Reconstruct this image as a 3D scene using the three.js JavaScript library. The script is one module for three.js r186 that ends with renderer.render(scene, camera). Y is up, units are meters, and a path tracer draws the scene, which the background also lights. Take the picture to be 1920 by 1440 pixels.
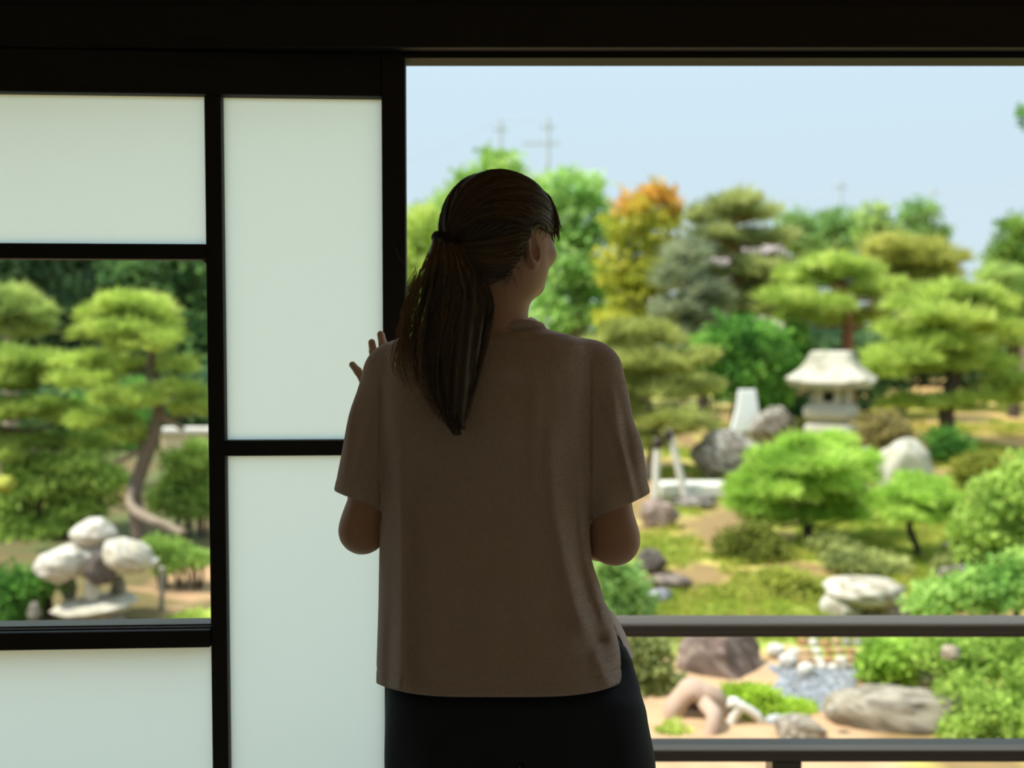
import * as THREE from 'three';
import { mergeGeometries } from 'three/addons/utils/BufferGeometryUtils.js';
import { RoundedBoxGeometry } from 'three/addons/geometries/RoundedBoxGeometry.js';
import { ImprovedNoise } from 'three/addons/math/ImprovedNoise.js';

// ------------------------------------------------------------------ camera, sky, sun, exposure
const F = 1800, EYE = 1.35, PITCH = Math.atan(72 / F);
const scene = new THREE.Scene();
const camera = new THREE.PerspectiveCamera(2 * Math.atan(720 / F) * 180 / Math.PI, 4 / 3, 0.05, 400);
camera.position.set(0, EYE, 0);
camera.rotation.x = -PITCH;
camera.focus = 1.74;
camera.userData.fStop = 1.95;
const renderer = new THREE.WebGLRenderer({ antialias: true });
renderer.toneMapping = THREE.LinearToneMapping;
renderer.toneMappingExposure = 1.0;
renderer.shadowMap.enabled = true;
{ // a bright hazy sky: even near the horizon, brighter overhead as a thin overcast is
  const W = 64, H = 256, data = new Float32Array(W * H * 4), up = new THREE.Color(), low = new THREE.Color();
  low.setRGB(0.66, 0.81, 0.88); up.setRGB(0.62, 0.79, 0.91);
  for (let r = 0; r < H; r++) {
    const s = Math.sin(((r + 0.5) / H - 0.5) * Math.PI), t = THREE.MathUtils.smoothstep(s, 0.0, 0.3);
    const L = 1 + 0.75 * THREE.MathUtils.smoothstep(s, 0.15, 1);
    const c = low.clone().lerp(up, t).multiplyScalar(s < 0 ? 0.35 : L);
    for (let i = 0; i < W; i++) data.set([c.r, c.g, c.b, 1], (r * W + i) * 4);
  }
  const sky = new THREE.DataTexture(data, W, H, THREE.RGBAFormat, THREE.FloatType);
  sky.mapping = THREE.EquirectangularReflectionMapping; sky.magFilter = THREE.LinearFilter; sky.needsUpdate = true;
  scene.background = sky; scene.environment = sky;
}
const sun = new THREE.DirectionalLight(new THREE.Color().setRGB(1, 0.95, 0.87), 6.3);
sun.position.set(-14, 24, 7); sun.target.position.set(0, 0, 3.4);
sun.name = 'sun'; sun.castShadow = true; sun.shadow.radius = 14; sun.shadow.mapSize.set(2048, 2048);
Object.assign(sun.shadow.camera, { left: -40, right: 40, top: 40, bottom: -40, near: 1, far: 120 });
scene.add(sun, sun.target);

// ------------------------------------------------------------------ helpers
const V = (x, y, z) => new THREE.Vector3(x, y, z), { lerp, clamp, smoothstep } = THREE.MathUtils;
let seed = 7;
const rnd = () => { seed = (seed + 0x6d2b79f5) | 0; let t = Math.imul(seed ^ (seed >>> 15), 1 | seed); t = (t + Math.imul(t ^ (t >>> 7), 61 | t)) ^ t; return ((t ^ (t >>> 14)) >>> 0) / 4294967296; };
const rr = (a, b) => a + (b - a) * rnd();
const PN = new ImprovedNoise(), noise = (x, y, z) => PN.noise(x + 31.7, y + 17.3, z + 53.1);
const fbm = (x, y, z, n = 4) => { let s = 0, a = 1; for (let i = 0; i < n; i++) { s += a * noise(x, y, z); x *= 2.03; y *= 2.03; z *= 2.03; a *= 0.5; } return s; };
// a point of the place at a depth along the view, and back
const CP = Math.cos(PITCH), SP = Math.sin(PITCH);
const P = (px, py, d) => { const x = (px - 960) / F * d, y = -(py - 720) / F * d; return V(x, EYE + y * CP - d * SP, -(d * CP) - y * SP); };
const used = new Map();
const numbered = (n) => { const k = used.get(n) ?? 0; used.set(n, k + 1); return k ? n + '_' + String(k).padStart(3, '0') : n; };
const shade = (o) => { o.castShadow = o.receiveShadow = true; return o; };
function tag(o, label, category, group, kind) { if (label) o.userData.label = label; if (category) o.userData.category = category; if (group) o.userData.group = group; if (kind) o.userData.kind = kind; return o; }
function thing(name, label, category, pos, group, kind) { const o = new THREE.Group(); o.name = numbered(name); o.position.copy(pos); scene.add(o); return tag(o, label, category, group, kind); }
function part(parent, name, geo, mat, label, kind) { const m = shade(new THREE.Mesh(geo, mat)); m.name = name; parent.add(m); if (label) m.userData.label = label; if (kind) m.userData.kind = kind; return m; }
function struct(name, geo, mat, pos) { const m = shade(new THREE.Mesh(geo, mat)); m.name = name; m.userData.kind = 'structure'; if (pos) m.position.copy(pos); scene.add(m); return m; }
const rel = (g, base) => g.translate(-base.x, -base.y, -base.z);
const box = (w, h, d, r = 0.004) => new RoundedBoxGeometry(w, h, d, 2, Math.min(r, w / 2.1, h / 2.1, d / 2.1));
const boxAt = (x0, x1, y0, y1, z0, z1, r) => box(x1 - x0, y1 - y0, z1 - z0, r).translate((x0 + x1) / 2, (y0 + y1) / 2, (z0 + z1) / 2);
const std = (o) => new THREE.MeshStandardMaterial({ roughness: 0.85, ...o });
const C = (hex) => new THREE.Color(hex);
// tapered tube along points with a radius each
function tube(points, radii, seg = 8, sides = 7, wob = 0) {
  const curve = new THREE.CatmullRomCurve3(points, false, 'centripetal'), n = Math.max(2, seg * (points.length - 1));
  const fr = curve.computeFrenetFrames(n, false), pos = [], idx = [], uv = [];
  for (let i = 0; i <= n; i++) {
    const t = i / n, c = curve.getPoint(t), k = t * (radii.length - 1), a = Math.min(radii.length - 2, Math.floor(k)), r = lerp(radii[a], radii[a + 1], k - a);
    for (let j = 0; j <= sides; j++) {
      const an = j % sides / sides * 2 * Math.PI, q = r * (1 + wob * noise(c.x * 9 + Math.cos(an), c.y * 9, c.z * 9 + Math.sin(an)));
      const nx = fr.normals[Math.min(i, n)], bx = fr.binormals[Math.min(i, n)];
      pos.push(c.x + (nx.x * Math.cos(an) + bx.x * Math.sin(an)) * q, c.y + (nx.y * Math.cos(an) + bx.y * Math.sin(an)) * q, c.z + (nx.z * Math.cos(an) + bx.z * Math.sin(an)) * q);
      uv.push(j / sides, t * 4);
      if (i < n && j < sides) { const o = i * (sides + 1) + j, p = o + sides + 1; idx.push(o, p, o + 1, o + 1, p, p + 1); }
    }
  }
  for (const e of [0, n]) { const c = curve.getPoint(e / n), ci = pos.length / 3; pos.push(c.x, c.y, c.z); uv.push(0.5, 0); for (let j = 0; j < sides; j++) { const o = e * (sides + 1) + j; e ? idx.push(o, ci, o + 1) : idx.push(o, o + 1, ci); } }
  const g = new THREE.BufferGeometry(); g.setAttribute('position', new THREE.Float32BufferAttribute(pos, 3)); g.setAttribute('uv', new THREE.Float32BufferAttribute(uv, 2)); g.setIndex(idx); g.computeVertexNormals(); return g;
}
// surface nets: the skin of a distance field
function nets(sdf, lo, hi, cell, drop) {
  const n = [0, 1, 2].map((k) => Math.ceil((hi[k] - lo[k]) / cell) + 1), [nx, ny, nz] = n, val = new Float32Array(nx * ny * nz), at = (i, j, k) => (k * ny + j) * nx + i;
  for (let k = 0; k < nz; k++) for (let j = 0; j < ny; j++) for (let i = 0; i < nx; i++) val[at(i, j, k)] = sdf(lo[0] + i * cell, lo[1] + j * cell, lo[2] + k * cell);
  const id = new Int32Array(nx * ny * nz).fill(-1), pos = [], idx = [];
  const E = [[0, 1], [2, 3], [4, 5], [6, 7], [0, 2], [1, 3], [4, 6], [5, 7], [0, 4], [1, 5], [2, 6], [3, 7]];
  for (let k = 0; k < nz - 1; k++) for (let j = 0; j < ny - 1; j++) for (let i = 0; i < nx - 1; i++) {
    let x = 0, y = 0, z = 0, m = 0; const v = [];
    for (let c = 0; c < 8; c++) v.push(val[at(i + (c & 1), j + (c >> 1 & 1), k + (c >> 2))]);
    if (v.every((q) => q > 0) || v.every((q) => q <= 0)) continue;
    for (const [a, b] of E) if ((v[a] > 0) !== (v[b] > 0)) { const t = v[a] / (v[a] - v[b]); x += lerp(a & 1, b & 1, t); y += lerp(a >> 1 & 1, b >> 1 & 1, t); z += lerp(a >> 2, b >> 2, t); m++; }
    id[at(i, j, k)] = pos.length / 3; pos.push(lo[0] + (i + x / m) * cell, lo[1] + (j + y / m) * cell, lo[2] + (k + z / m) * cell);
  }
  const quad = (a, b, c, d, flip) => { if (a < 0 || b < 0 || c < 0 || d < 0) return; flip ? idx.push(a, c, b, a, d, c) : idx.push(a, b, c, a, c, d); };
  for (let k = 1; k < nz - 1; k++) for (let j = 1; j < ny - 1; j++) for (let i = 1; i < nx - 1; i++) {
    const s = val[at(i, j, k)] > 0;
    if (s !== (val[at(i + 1, j, k)] > 0)) quad(id[at(i, j, k)], id[at(i, j - 1, k)], id[at(i, j - 1, k - 1)], id[at(i, j, k - 1)], !s);
    if (s !== (val[at(i, j + 1, k)] > 0)) quad(id[at(i, j, k)], id[at(i, j, k - 1)], id[at(i - 1, j, k - 1)], id[at(i - 1, j, k)], !s);
    if (s !== (val[at(i, j, k + 1)] > 0)) quad(id[at(i, j, k)], id[at(i - 1, j, k)], id[at(i - 1, j - 1, k)], id[at(i, j - 1, k)], !s);
  }
  const nor = new Float32Array(pos.length), e = cell * 0.5;
  for (let q = 0; q < pos.length; q += 3) { const [x, y, z] = [pos[q], pos[q + 1], pos[q + 2]]; const g = V(sdf(x + e, y, z) - sdf(x - e, y, z), sdf(x, y + e, z) - sdf(x, y - e, z), sdf(x, y, z + e) - sdf(x, y, z - e)).normalize(); nor[q] = g.x; nor[q + 1] = g.y; nor[q + 2] = g.z; }
  let fin = idx;
  if (drop) { fin = []; for (let q = 0; q < idx.length; q += 3) { let x = 0, y = 0, z = 0; for (let w = 0; w < 3; w++) { const o = idx[q + w] * 3; x += pos[o] / 3; y += pos[o + 1] / 3; z += pos[o + 2] / 3; } if (!drop(x, y, z)) fin.push(idx[q], idx[q + 1], idx[q + 2]); } }
  // wind every triangle with its normal
  for (let q = 0; q < fin.length; q += 3) { const [a, b, c] = [fin[q] * 3, fin[q + 1] * 3, fin[q + 2] * 3]; const ux = pos[b] - pos[a], uy = pos[b + 1] - pos[a + 1], uz = pos[b + 2] - pos[a + 2], vx = pos[c] - pos[a], vy = pos[c + 1] - pos[a + 1], vz = pos[c + 2] - pos[a + 2]; if ((uy * vz - uz * vy) * nor[a] + (uz * vx - ux * vz) * nor[a + 1] + (ux * vy - uy * vx) * nor[a + 2] < 0) { const t = fin[q + 1]; fin[q + 1] = fin[q + 2]; fin[q + 2] = t; } }
  const g = new THREE.BufferGeometry(); g.setAttribute('position', new THREE.Float32BufferAttribute(pos, 3)); g.setAttribute('normal', new THREE.BufferAttribute(nor, 3)); g.setIndex(fin); return g;
}
const smin = (a, b, k) => { const h = Math.max(k - Math.abs(a - b), 0) / k; return Math.min(a, b) - h * h * k * 0.25; };
const smax = (a, b, k) => -smin(-a, -b, k);
function cone(a, b, ra, rb) { // tapered capsule
  const bx = b.x - a.x, by = b.y - a.y, bz = b.z - a.z, L = bx * bx + by * by + bz * bz;
  return (x, y, z) => { const px = x - a.x, py = y - a.y, pz = z - a.z, t = clamp((px * bx + py * by + pz * bz) / L, 0, 1); return Math.hypot(px - bx * t, py - by * t, pz - bz * t) - lerp(ra, rb, t); };
}
const ell = (x, y, z, rx, ry, rz) => { const k0 = Math.hypot(x / rx, y / ry, z / rz), k1 = Math.hypot(x / rx / rx, y / ry / ry, z / rz / rz); return k1 < 1e-6 ? -Math.min(rx, ry, rz) : k0 * (k0 - 1) / k1; };
const curveOf = (table) => (y) => { if (y <= table[0][0]) return table[0][1]; for (let i = 1; i < table.length; i++) if (y <= table[i][0]) { const t = (y - table[i - 1][0]) / (table[i][0] - table[i - 1][0]); return lerp(table[i - 1][1], table[i][1], t * t * (3 - 2 * t) * 0.5 + t * 0.5); } return table.at(-1)[1]; };

// ------------------------------------------------------------------ materials
function canvasTex(w, h, draw, srgb = true) { const c = document.createElement('canvas'); c.width = w; c.height = h; draw(c.getContext('2d'), w, h); const t = new THREE.CanvasTexture(c); t.wrapS = t.wrapT = THREE.RepeatWrapping; if (srgb) t.colorSpace = THREE.SRGBColorSpace; return t; }
const grainTex = canvasTex(256, 256, (g, w, h) => { g.fillStyle = '#bbb'; g.fillRect(0, 0, w, h); for (let i = 0; i < 900; i++) { const v = rr(120, 255) | 0; g.fillStyle = `rgba(${v},${v},${v},0.35)`; g.fillRect(rr(-60, w), rr(0, h), rr(40, 220), rr(0.6, 2.2)); } });
const weaveTex = canvasTex(256, 256, (g, w, h) => { const im = g.getImageData(0, 0, w, h); for (let y = 0; y < h; y++) for (let x = 0; x < w; x++) { const v = 205 + 16 * ((x + y) % 2) + rr(-22, 22) + 8 * Math.sin(y * 1.9); im.data.set([v, v, v, 255], (y * w + x) * 4); } g.putImageData(im, 0, 0); });
const M = {
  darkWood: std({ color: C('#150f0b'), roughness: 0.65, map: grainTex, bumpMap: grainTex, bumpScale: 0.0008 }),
  deck: std({ color: C('#b3a798'), roughness: 0.7, map: grainTex }),
  railWood: std({ color: C('#7d6f62'), roughness: 0.3, map: grainTex, bumpMap: grainTex, bumpScale: 0.001 }),
  plaster: std({ color: C('#ebe2d8'), roughness: 0.95 }),
  tatami: std({ color: C('#ddd0b4'), roughness: 0.9 }),
  ceiling: std({ color: C('#cbb496'), roughness: 0.8 }),
  frosted: new THREE.MeshPhysicalMaterial({ color: new THREE.Color().setRGB(0.84, 0.95, 0.925), roughness: 1, transmission: 0.94, thickness: 0, ior: 1.25 }),
  clear: new THREE.MeshPhysicalMaterial({ color: 0xffffff, roughness: 0.02, transmission: 1, thickness: 0, ior: 1.45 }),
  foundation: std({ color: C('#8d8678') }),
};

// ------------------------------------------------------------------ the room
const WALL = 2.02; // depth of the window wall (its inner face)
const XL = -2.6, XR = 2.7, ZB = 1.5, TOP = 2.45;
const kamoi = P(960, 128, WALL + 0.045).y, openL = P(763, 600, WALL).x, openR = 2.35;
struct('floor', boxAt(XL - 0.12, XR + 0.12, -0.95, 0, -WALL - 0.1, ZB + 0.12, 0.002), M.tatami);
struct('ceiling', boxAt(XL - 0.12, XR + 0.12, TOP, TOP + 0.15, -WALL - 0.16, ZB + 0.12, 0.002), M.ceiling);
struct('wall_back', boxAt(XL - 0.12, XR + 0.12, 0, TOP, ZB, ZB + 0.12, 0.002), M.plaster);
struct('wall_left', boxAt(XL - 0.12, XL, 0, TOP, -WALL - 0.1, ZB, 0.002), M.plaster);
struct('wall_right', boxAt(XR, XR + 0.12, 0, TOP, -WALL - 0.1, ZB, 0.002), M.plaster);
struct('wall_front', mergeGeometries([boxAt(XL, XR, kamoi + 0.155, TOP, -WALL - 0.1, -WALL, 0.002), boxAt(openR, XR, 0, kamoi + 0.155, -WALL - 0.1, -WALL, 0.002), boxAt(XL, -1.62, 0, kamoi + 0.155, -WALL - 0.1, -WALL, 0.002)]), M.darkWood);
{ // the head beam over the opening, with a thin grooved edge
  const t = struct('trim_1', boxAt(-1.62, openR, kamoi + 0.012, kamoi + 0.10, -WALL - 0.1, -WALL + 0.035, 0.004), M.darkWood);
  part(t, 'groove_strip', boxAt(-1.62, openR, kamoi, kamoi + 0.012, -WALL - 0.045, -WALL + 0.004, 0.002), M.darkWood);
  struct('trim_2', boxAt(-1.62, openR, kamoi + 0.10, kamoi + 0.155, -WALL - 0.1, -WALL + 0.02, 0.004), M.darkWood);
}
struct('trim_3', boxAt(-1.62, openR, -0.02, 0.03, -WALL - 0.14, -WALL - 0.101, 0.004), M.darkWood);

// the sliding door of frosted panes; its left end stands a little nearer
{
  const TH = 0.05, hinge = V(openL, 0, -WALL - 0.02), door = new THREE.Group();
  door.name = 'door_1'; door.userData.kind = 'structure'; door.position.copy(hinge); door.rotation.y = TH; scene.add(door);
  const nrm = V(Math.sin(TH), 0, Math.cos(TH)), eye = V(0, EYE, 0), inv = (p) => p.sub(hinge).applyAxisAngle(V(0, 1, 0), -TH);
  const L = (px, py) => { const dir = P(px, py, 1).sub(eye), t = hinge.clone().sub(eye).dot(nrm) / dir.dot(nrm); return inv(eye.clone().addScaledVector(dir, t)); };
  const T = 0.018; // half thickness of the frame
  const xS1 = L(763, 640).x, xS0 = L(719.5, 700).x, xM1 = L(424, 700).x, xM0 = L(393, 700).x, xE = -1.32;
  const yTopR = L(560, 184).y, yTopL = L(200, 177).y, yA1 = L(200, 458).y, yA0 = L(200, 487).y, yB1 = L(200, 1178).y, yB0 = L(200, 1211).y, yC1 = L(560, 824).y, yC0 = L(560, 853).y, yTop = kamoi + 0.01, yBot = 0.03;
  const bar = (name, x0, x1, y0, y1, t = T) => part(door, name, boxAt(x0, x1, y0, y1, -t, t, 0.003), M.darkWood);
  bar('stile', xS0, xS1, yBot, yTop, T + 0.004);
  bar('stile', xE - 0.05, xE, yBot, yTop, T + 0.004);
  bar('muntin', xM0, xM1, yBot + 0.08, yTopR);
  bar('top_rail', xE, xS0, (yTopR + yTopL) / 2, yTop);
  bar('bottom_rail', xE, xS0, yBot, yBot + 0.08);
  bar('muntin', xM1, xS0, yC0, yC1);
  bar('muntin', xE, xM0, yA0, yA1);
  const sill = part(door, 'window_sill', boxAt(xE, xM0, yB0, yB1, -0.05, T + 0.006, 0.003), M.darkWood);
  // the lit ledge with two fine grooves under the clear pane
  part(sill, 'sill_strip', boxAt(xE, xM0, yB1, yB1 + 0.006, -0.048, -0.002, 0.0015), M.railWood);
  part(sill, 'sill_strip', boxAt(xE, xM0, yB1, yB1 + 0.0035, 0.003, 0.009, 0.001), M.railWood);
  const corner = (x, y, sx, sy) => { const s = new THREE.Shape(); s.moveTo(0, 0); s.lineTo(0.014, 0); s.quadraticCurveTo(0.002, 0.002, 0, 0.014); s.closePath(); const g = new THREE.ExtrudeGeometry(s, { depth: 0.02, bevelEnabled: false }); g.scale(sx, sy, 1); g.translate(x, y, -0.012); if (sx * sy < 0) { const i = g.index; const p = g.attributes.position; for (let q = 0; q < p.count; q += 3) { const a = [p.getX(q), p.getY(q), p.getZ(q)]; p.setXYZ(q, p.getX(q + 1), p.getY(q + 1), p.getZ(q + 1)); p.setXYZ(q + 1, ...a); } g.computeVertexNormals(); } return g; };
  part(door, 'corner_fillet', corner(xM0, yA0, -1, -1), M.darkWood);
  const pane = (name, x0, x1, y0, y1, m, label) => part(door, name, new THREE.PlaneGeometry(x1 - x0, y1 - y0).translate((x0 + x1) / 2, (y0 + y1) / 2, -0.006), m, label);
  pane('frosted_pane', xM1, xS0, yC1, yTopR, M.frosted); pane('frosted_pane', xM1, xS0, yBot + 0.08, yC0, M.frosted);
  pane('frosted_pane', xE, xM0, yA1, yTopL, M.frosted); pane('frosted_pane', xE, xM0, yBot + 0.08, yB0, M.frosted);
  pane('clear_pane', xE, xM0, yB1, yA0, M.clear, 'clear glass pane of the door');
}
// veranda and its railing
struct('veranda_deck', boxAt(XL, XR, -0.16, -0.06, -2.72, -WALL - 0.15, 0.004), M.deck);
{
  const D = 2.5, r = thing('veranda_railing', 'dark wooden veranda railing with two horizontal rails beyond the opening', 'railing', V(0, -0.06, -D - 0.04));
  const yT = P(1500, 1169, D).y, yT0 = P(1500, 1197, D).y, yL = P(1500, 1411, D).y, yL0 = P(1500, 1434, D).y, x0 = P(738, 1170, D).x, x1 = 2.5, o = r.position;
  const zOf = P(1500, 1169, D).z;
  part(r, 'top_rail', rel(boxAt(x0, x1, yT0, yT, zOf - 0.085, zOf, 0.010), o), M.railWood);
  part(r, 'lower_rail', rel(boxAt(x0, x1, yL0, yL, zOf - 0.08, zOf, 0.003), o), M.railWood);
  for (const [a, b, h] of [[735, 775, yT0], [1452, 1508, yL0], [1968, 2020, yT0]]) part(r, 'post', rel(boxAt(P(a, 1300, D).x, P(b, 1300, D).x, -0.06, h, zOf - 0.075, zOf - 0.004, 0.004), o), M.railWood);
  const bxp = P(1969, 1200, D).x, s = new THREE.Shape(); s.moveTo(0, 0); s.lineTo(0, -0.05); s.lineTo(-0.04, 0); s.closePath();
  part(r, 'bracket', rel(new THREE.ExtrudeGeometry(s, { depth: 0.05, bevelEnabled: false }).translate(bxp, yT0, zOf - 0.07), o), M.railWood);
}

// ------------------------------------------------------------------ the ground of the garden
const drop = curveOf([[0, 2.2], [5.4, 2.2], [7.6, 2.1], [10, 1.94], [15, 1.68], [18, 1.34], [24, 1.2], [40, 1.1], [100, 1.1]]);
const ground = (x, z) => EYE - drop(-z) + 0.05 * noise(x * 0.6, 0, z * 0.6) * smoothstep(-z, 5, 9);
const hit = (px, py) => { for (let d = 4; d < 90; d += 0.02) { const p = P(px, py, d); if (p.y <= ground(p.x, p.z)) { p.d = d; return p; } } const p = P(px, py, 90); p.d = 90; return p; };
const toPx = (x, y, z) => { const Y = y - EYE, d = -z * CP - Y * SP, yy = Y * CP - z * -1 * 0 - (z * SP); return [960 + x / d * F, 720 - ((Y * CP + (-z) * SP) / d) * F]; };
{
  const xs = [], zs = []; for (let i = -90; i <= 90; i++) xs.push(Math.sign(i) * (Math.abs(i) * 0.09 + Math.pow(Math.abs(i) / 90, 3) * 45)); for (let i = 0; i <= 200; i++) zs.push(3 - (i < 30 ? i * 0.2 : 6 + (i - 30) * 0.075 + Math.pow(Math.max(0, i - 120) / 80, 2) * 85));
  const pos = [], col = [], idx = [], sand = C('#c2a07a'), moss = C('#9dac48'), earth = C('#8d7448'), straw = C('#bdae5c'), gravel = C('#a3a5a4');
  for (const z of zs) for (const x of xs) {
    pos.push(x, ground(x, z), z);
    const n = fbm(x * 0.7, 3, z * 0.7), m = fbm(x * 2.7, 9, z * 2.7), f = fbm(x * 11, 1, z * 11, 2);
    const c = (n + 0.4 * m > 0.08 ? moss : n + 0.3 * m > -0.16 ? straw : earth).clone();
    if (z > -6.6 - 0.4 * m && x < 2.0 && x > -9) c.copy(sand);
    if (x < -2.0 && z < -6 && z > -9.5 + 0.5 * m) c.copy(n + 0.5 * m > 0.0 || x < -3.4 ? C('#6e6238') : C('#b08e68'));
    if (x < -1.0 && z < -9.2) c.copy(m > 0.05 ? C('#5d6636') : C('#6b5c3a'));
    if (z < -13 && x > 6.2) c.copy(m > 0.1 ? straw : C('#c39b60'));
    c.multiplyScalar(0.92 + 0.2 * f); col.push(c.r, c.g, c.b);
  }
  const W = xs.length; for (let j = 0; j < zs.length - 1; j++) for (let i = 0; i < W - 1; i++) { const a = j * W + i; idx.push(a, a + 1, a + W, a + 1, a + W + 1, a + W); }
  const g = new THREE.BufferGeometry(); g.setAttribute('position', new THREE.Float32BufferAttribute(pos, 3)); g.setAttribute('color', new THREE.Float32BufferAttribute(col, 3)); g.setIndex(idx); g.computeVertexNormals();
  struct('ground', g, std({ vertexColors: true, roughness: 0.95, side: THREE.DoubleSide }));
}

// ------------------------------------------------------------------ foliage
const leafMat = new THREE.MeshPhysicalMaterial({ color: 0xffffff, roughness: 1, transmission: 0.45, thickness: 0, side: THREE.DoubleSide, specularIntensity: 0.2, ior: 1.3 });
function cluster(n, len, wid, spread, upward) { // a spray of leaves or needles about one twig end
  const pos = [], idx = [];
  for (let i = 0; i < n; i++) {
    const d = V(rr(-1, 1), rr(upward, 1), rr(-1, 1)).normalize(), s = V(rr(-1, 1), rr(-1, 1), rr(-1, 1)).cross(d).normalize(), o = V(rr(-1, 1), rr(-0.6, 0.6), rr(-1, 1)).multiplyScalar(spread), b = pos.length / 3, up = s.clone().cross(d).multiplyScalar(wid * 0.3);
    const L = len * rr(0.75, 1.2);
    for (const q of [o, o.clone().addScaledVector(d, L * 0.5).addScaledVector(s, wid).add(up), o.clone().addScaledVector(d, L), o.clone().addScaledVector(d, L * 0.5).addScaledVector(s, -wid).add(up)]) pos.push(q.x, q.y, q.z);
    idx.push(b, b + 1, b + 2, b, b + 2, b + 3);
  }
  const g = new THREE.BufferGeometry(); g.setAttribute('position', new THREE.Float32BufferAttribute(pos, 3)); g.setIndex(idx); g.computeVertexNormals(); return g;
}
const LEAF = [cluster(14, 0.55, 0.17, 0.6, -0.7), cluster(14, 0.5, 0.19, 0.6, -0.7)], NEEDLE = [cluster(26, 1.0, 0.05, 0.18, -0.05), cluster(26, 0.95, 0.06, 0.2, -0.15)];
const mtx = new THREE.Matrix4(), qt = new THREE.Quaternion(), eu = new THREE.Euler();
// blobs: [centre, rx, ry, rz]; size: of one spray; fill: how deep the sprays go
function foliage(parent, name, blobs, base, size, colors, { needle = false, dens = 1, inner = 0.4, bottom = -1 } = {}) {
  if (needle) { size *= 1.25; dens *= 0.85; }
  const mats = [], cols = [];
  for (const [c, rx, ry, rz] of blobs) {
    const area = 4 * Math.PI * Math.pow((Math.pow(rx * ry, 1.6) + Math.pow(rx * rz, 1.6) + Math.pow(ry * rz, 1.6)) / 3, 1 / 1.6), n = Math.ceil(dens * area / (size * size) * 1.5);
    for (let i = 0; i < n; i++) {
      let d; do d = V(rr(-1, 1), rr(-1, 1), rr(-1, 1)); while (d.length() > 1 || d.length() < 0.05);
      d.normalize(); if (d.y < bottom) { d.y = bottom * rnd(); d.normalize(); }
      const lump = 1 + 0.3 * noise(c.x * 3 + d.x * 2.6, c.y * 3 + d.y * 2.6, c.z * 3 + d.z * 2.6), q = lump * Math.pow(rr(Math.pow(inner, 3), 1), 1 / 3);
      const p = V(c.x + d.x * rx * q - base.x, c.y + d.y * ry * q - base.y, c.z + d.z * rz * q - base.z);
      eu.set(rr(-0.5, 0.5), rr(0, 6.28), rr(-0.5, 0.5)); const s = size * rr(0.75, 1.25);
      mats.push(mtx.compose(p, qt.setFromEuler(eu), V(s, s, s)).clone());
      const k = clamp(0.5 + 0.9 * noise(p.x * 2.1, p.y * 2.1, p.z * 2.1) + rr(-0.35, 0.35), 0, 0.999) * (colors.length - 1), a = Math.floor(k); const lc = colors[a].clone().lerp(colors[Math.min(a + 1, colors.length - 1)], k - a).multiplyScalar(rr(0.9, 1.2)); lc.r *= 1.1; lc.b *= 1.12; cols.push(lc);
    }
  }
  const m = shade(new THREE.InstancedMesh((needle ? NEEDLE : LEAF)[mats.length % 2], leafMat, mats.length)); mats.forEach((x, i) => { m.setMatrixAt(i, x); m.setColorAt(i, cols[i]); });
  m.name = name; m.userData.kind = 'stuff'; parent.add(m); return m;
}
const bark = { grey: std({ color: C('#6d5f52'), bumpMap: grainTex, bumpScale: 0.01 }), red: std({ color: C('#8a5a40'), bumpMap: grainTex, bumpScale: 0.01 }), dark: std({ color: C('#4a3d33'), bumpMap: grainTex, bumpScale: 0.01 }), pale: std({ color: C('#a3917d'), bumpMap: grainTex, bumpScale: 0.01 }) };
const PAL = {
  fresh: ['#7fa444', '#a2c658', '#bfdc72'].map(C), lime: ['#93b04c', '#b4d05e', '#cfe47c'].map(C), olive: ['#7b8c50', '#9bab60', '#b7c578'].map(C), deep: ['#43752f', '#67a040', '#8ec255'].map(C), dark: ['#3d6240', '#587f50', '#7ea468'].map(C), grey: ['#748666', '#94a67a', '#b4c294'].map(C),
  tree: ['#7daa50', '#a2ca64', '#c0e07c'].map(C), yellow: ['#9dac3a', '#bac448', '#d2d75e'].map(C), orange: ['#c69c46', '#dab252', '#ccc852'].map(C), hazy: ['#6f9c54', '#8cb666', '#a8ca7c'].map(C), brown: ['#7e7a48', '#979256', '#b0a868'].map(C), spring: ['#8cb848', '#aed65a', '#c8e874'].map(C),
};
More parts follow.
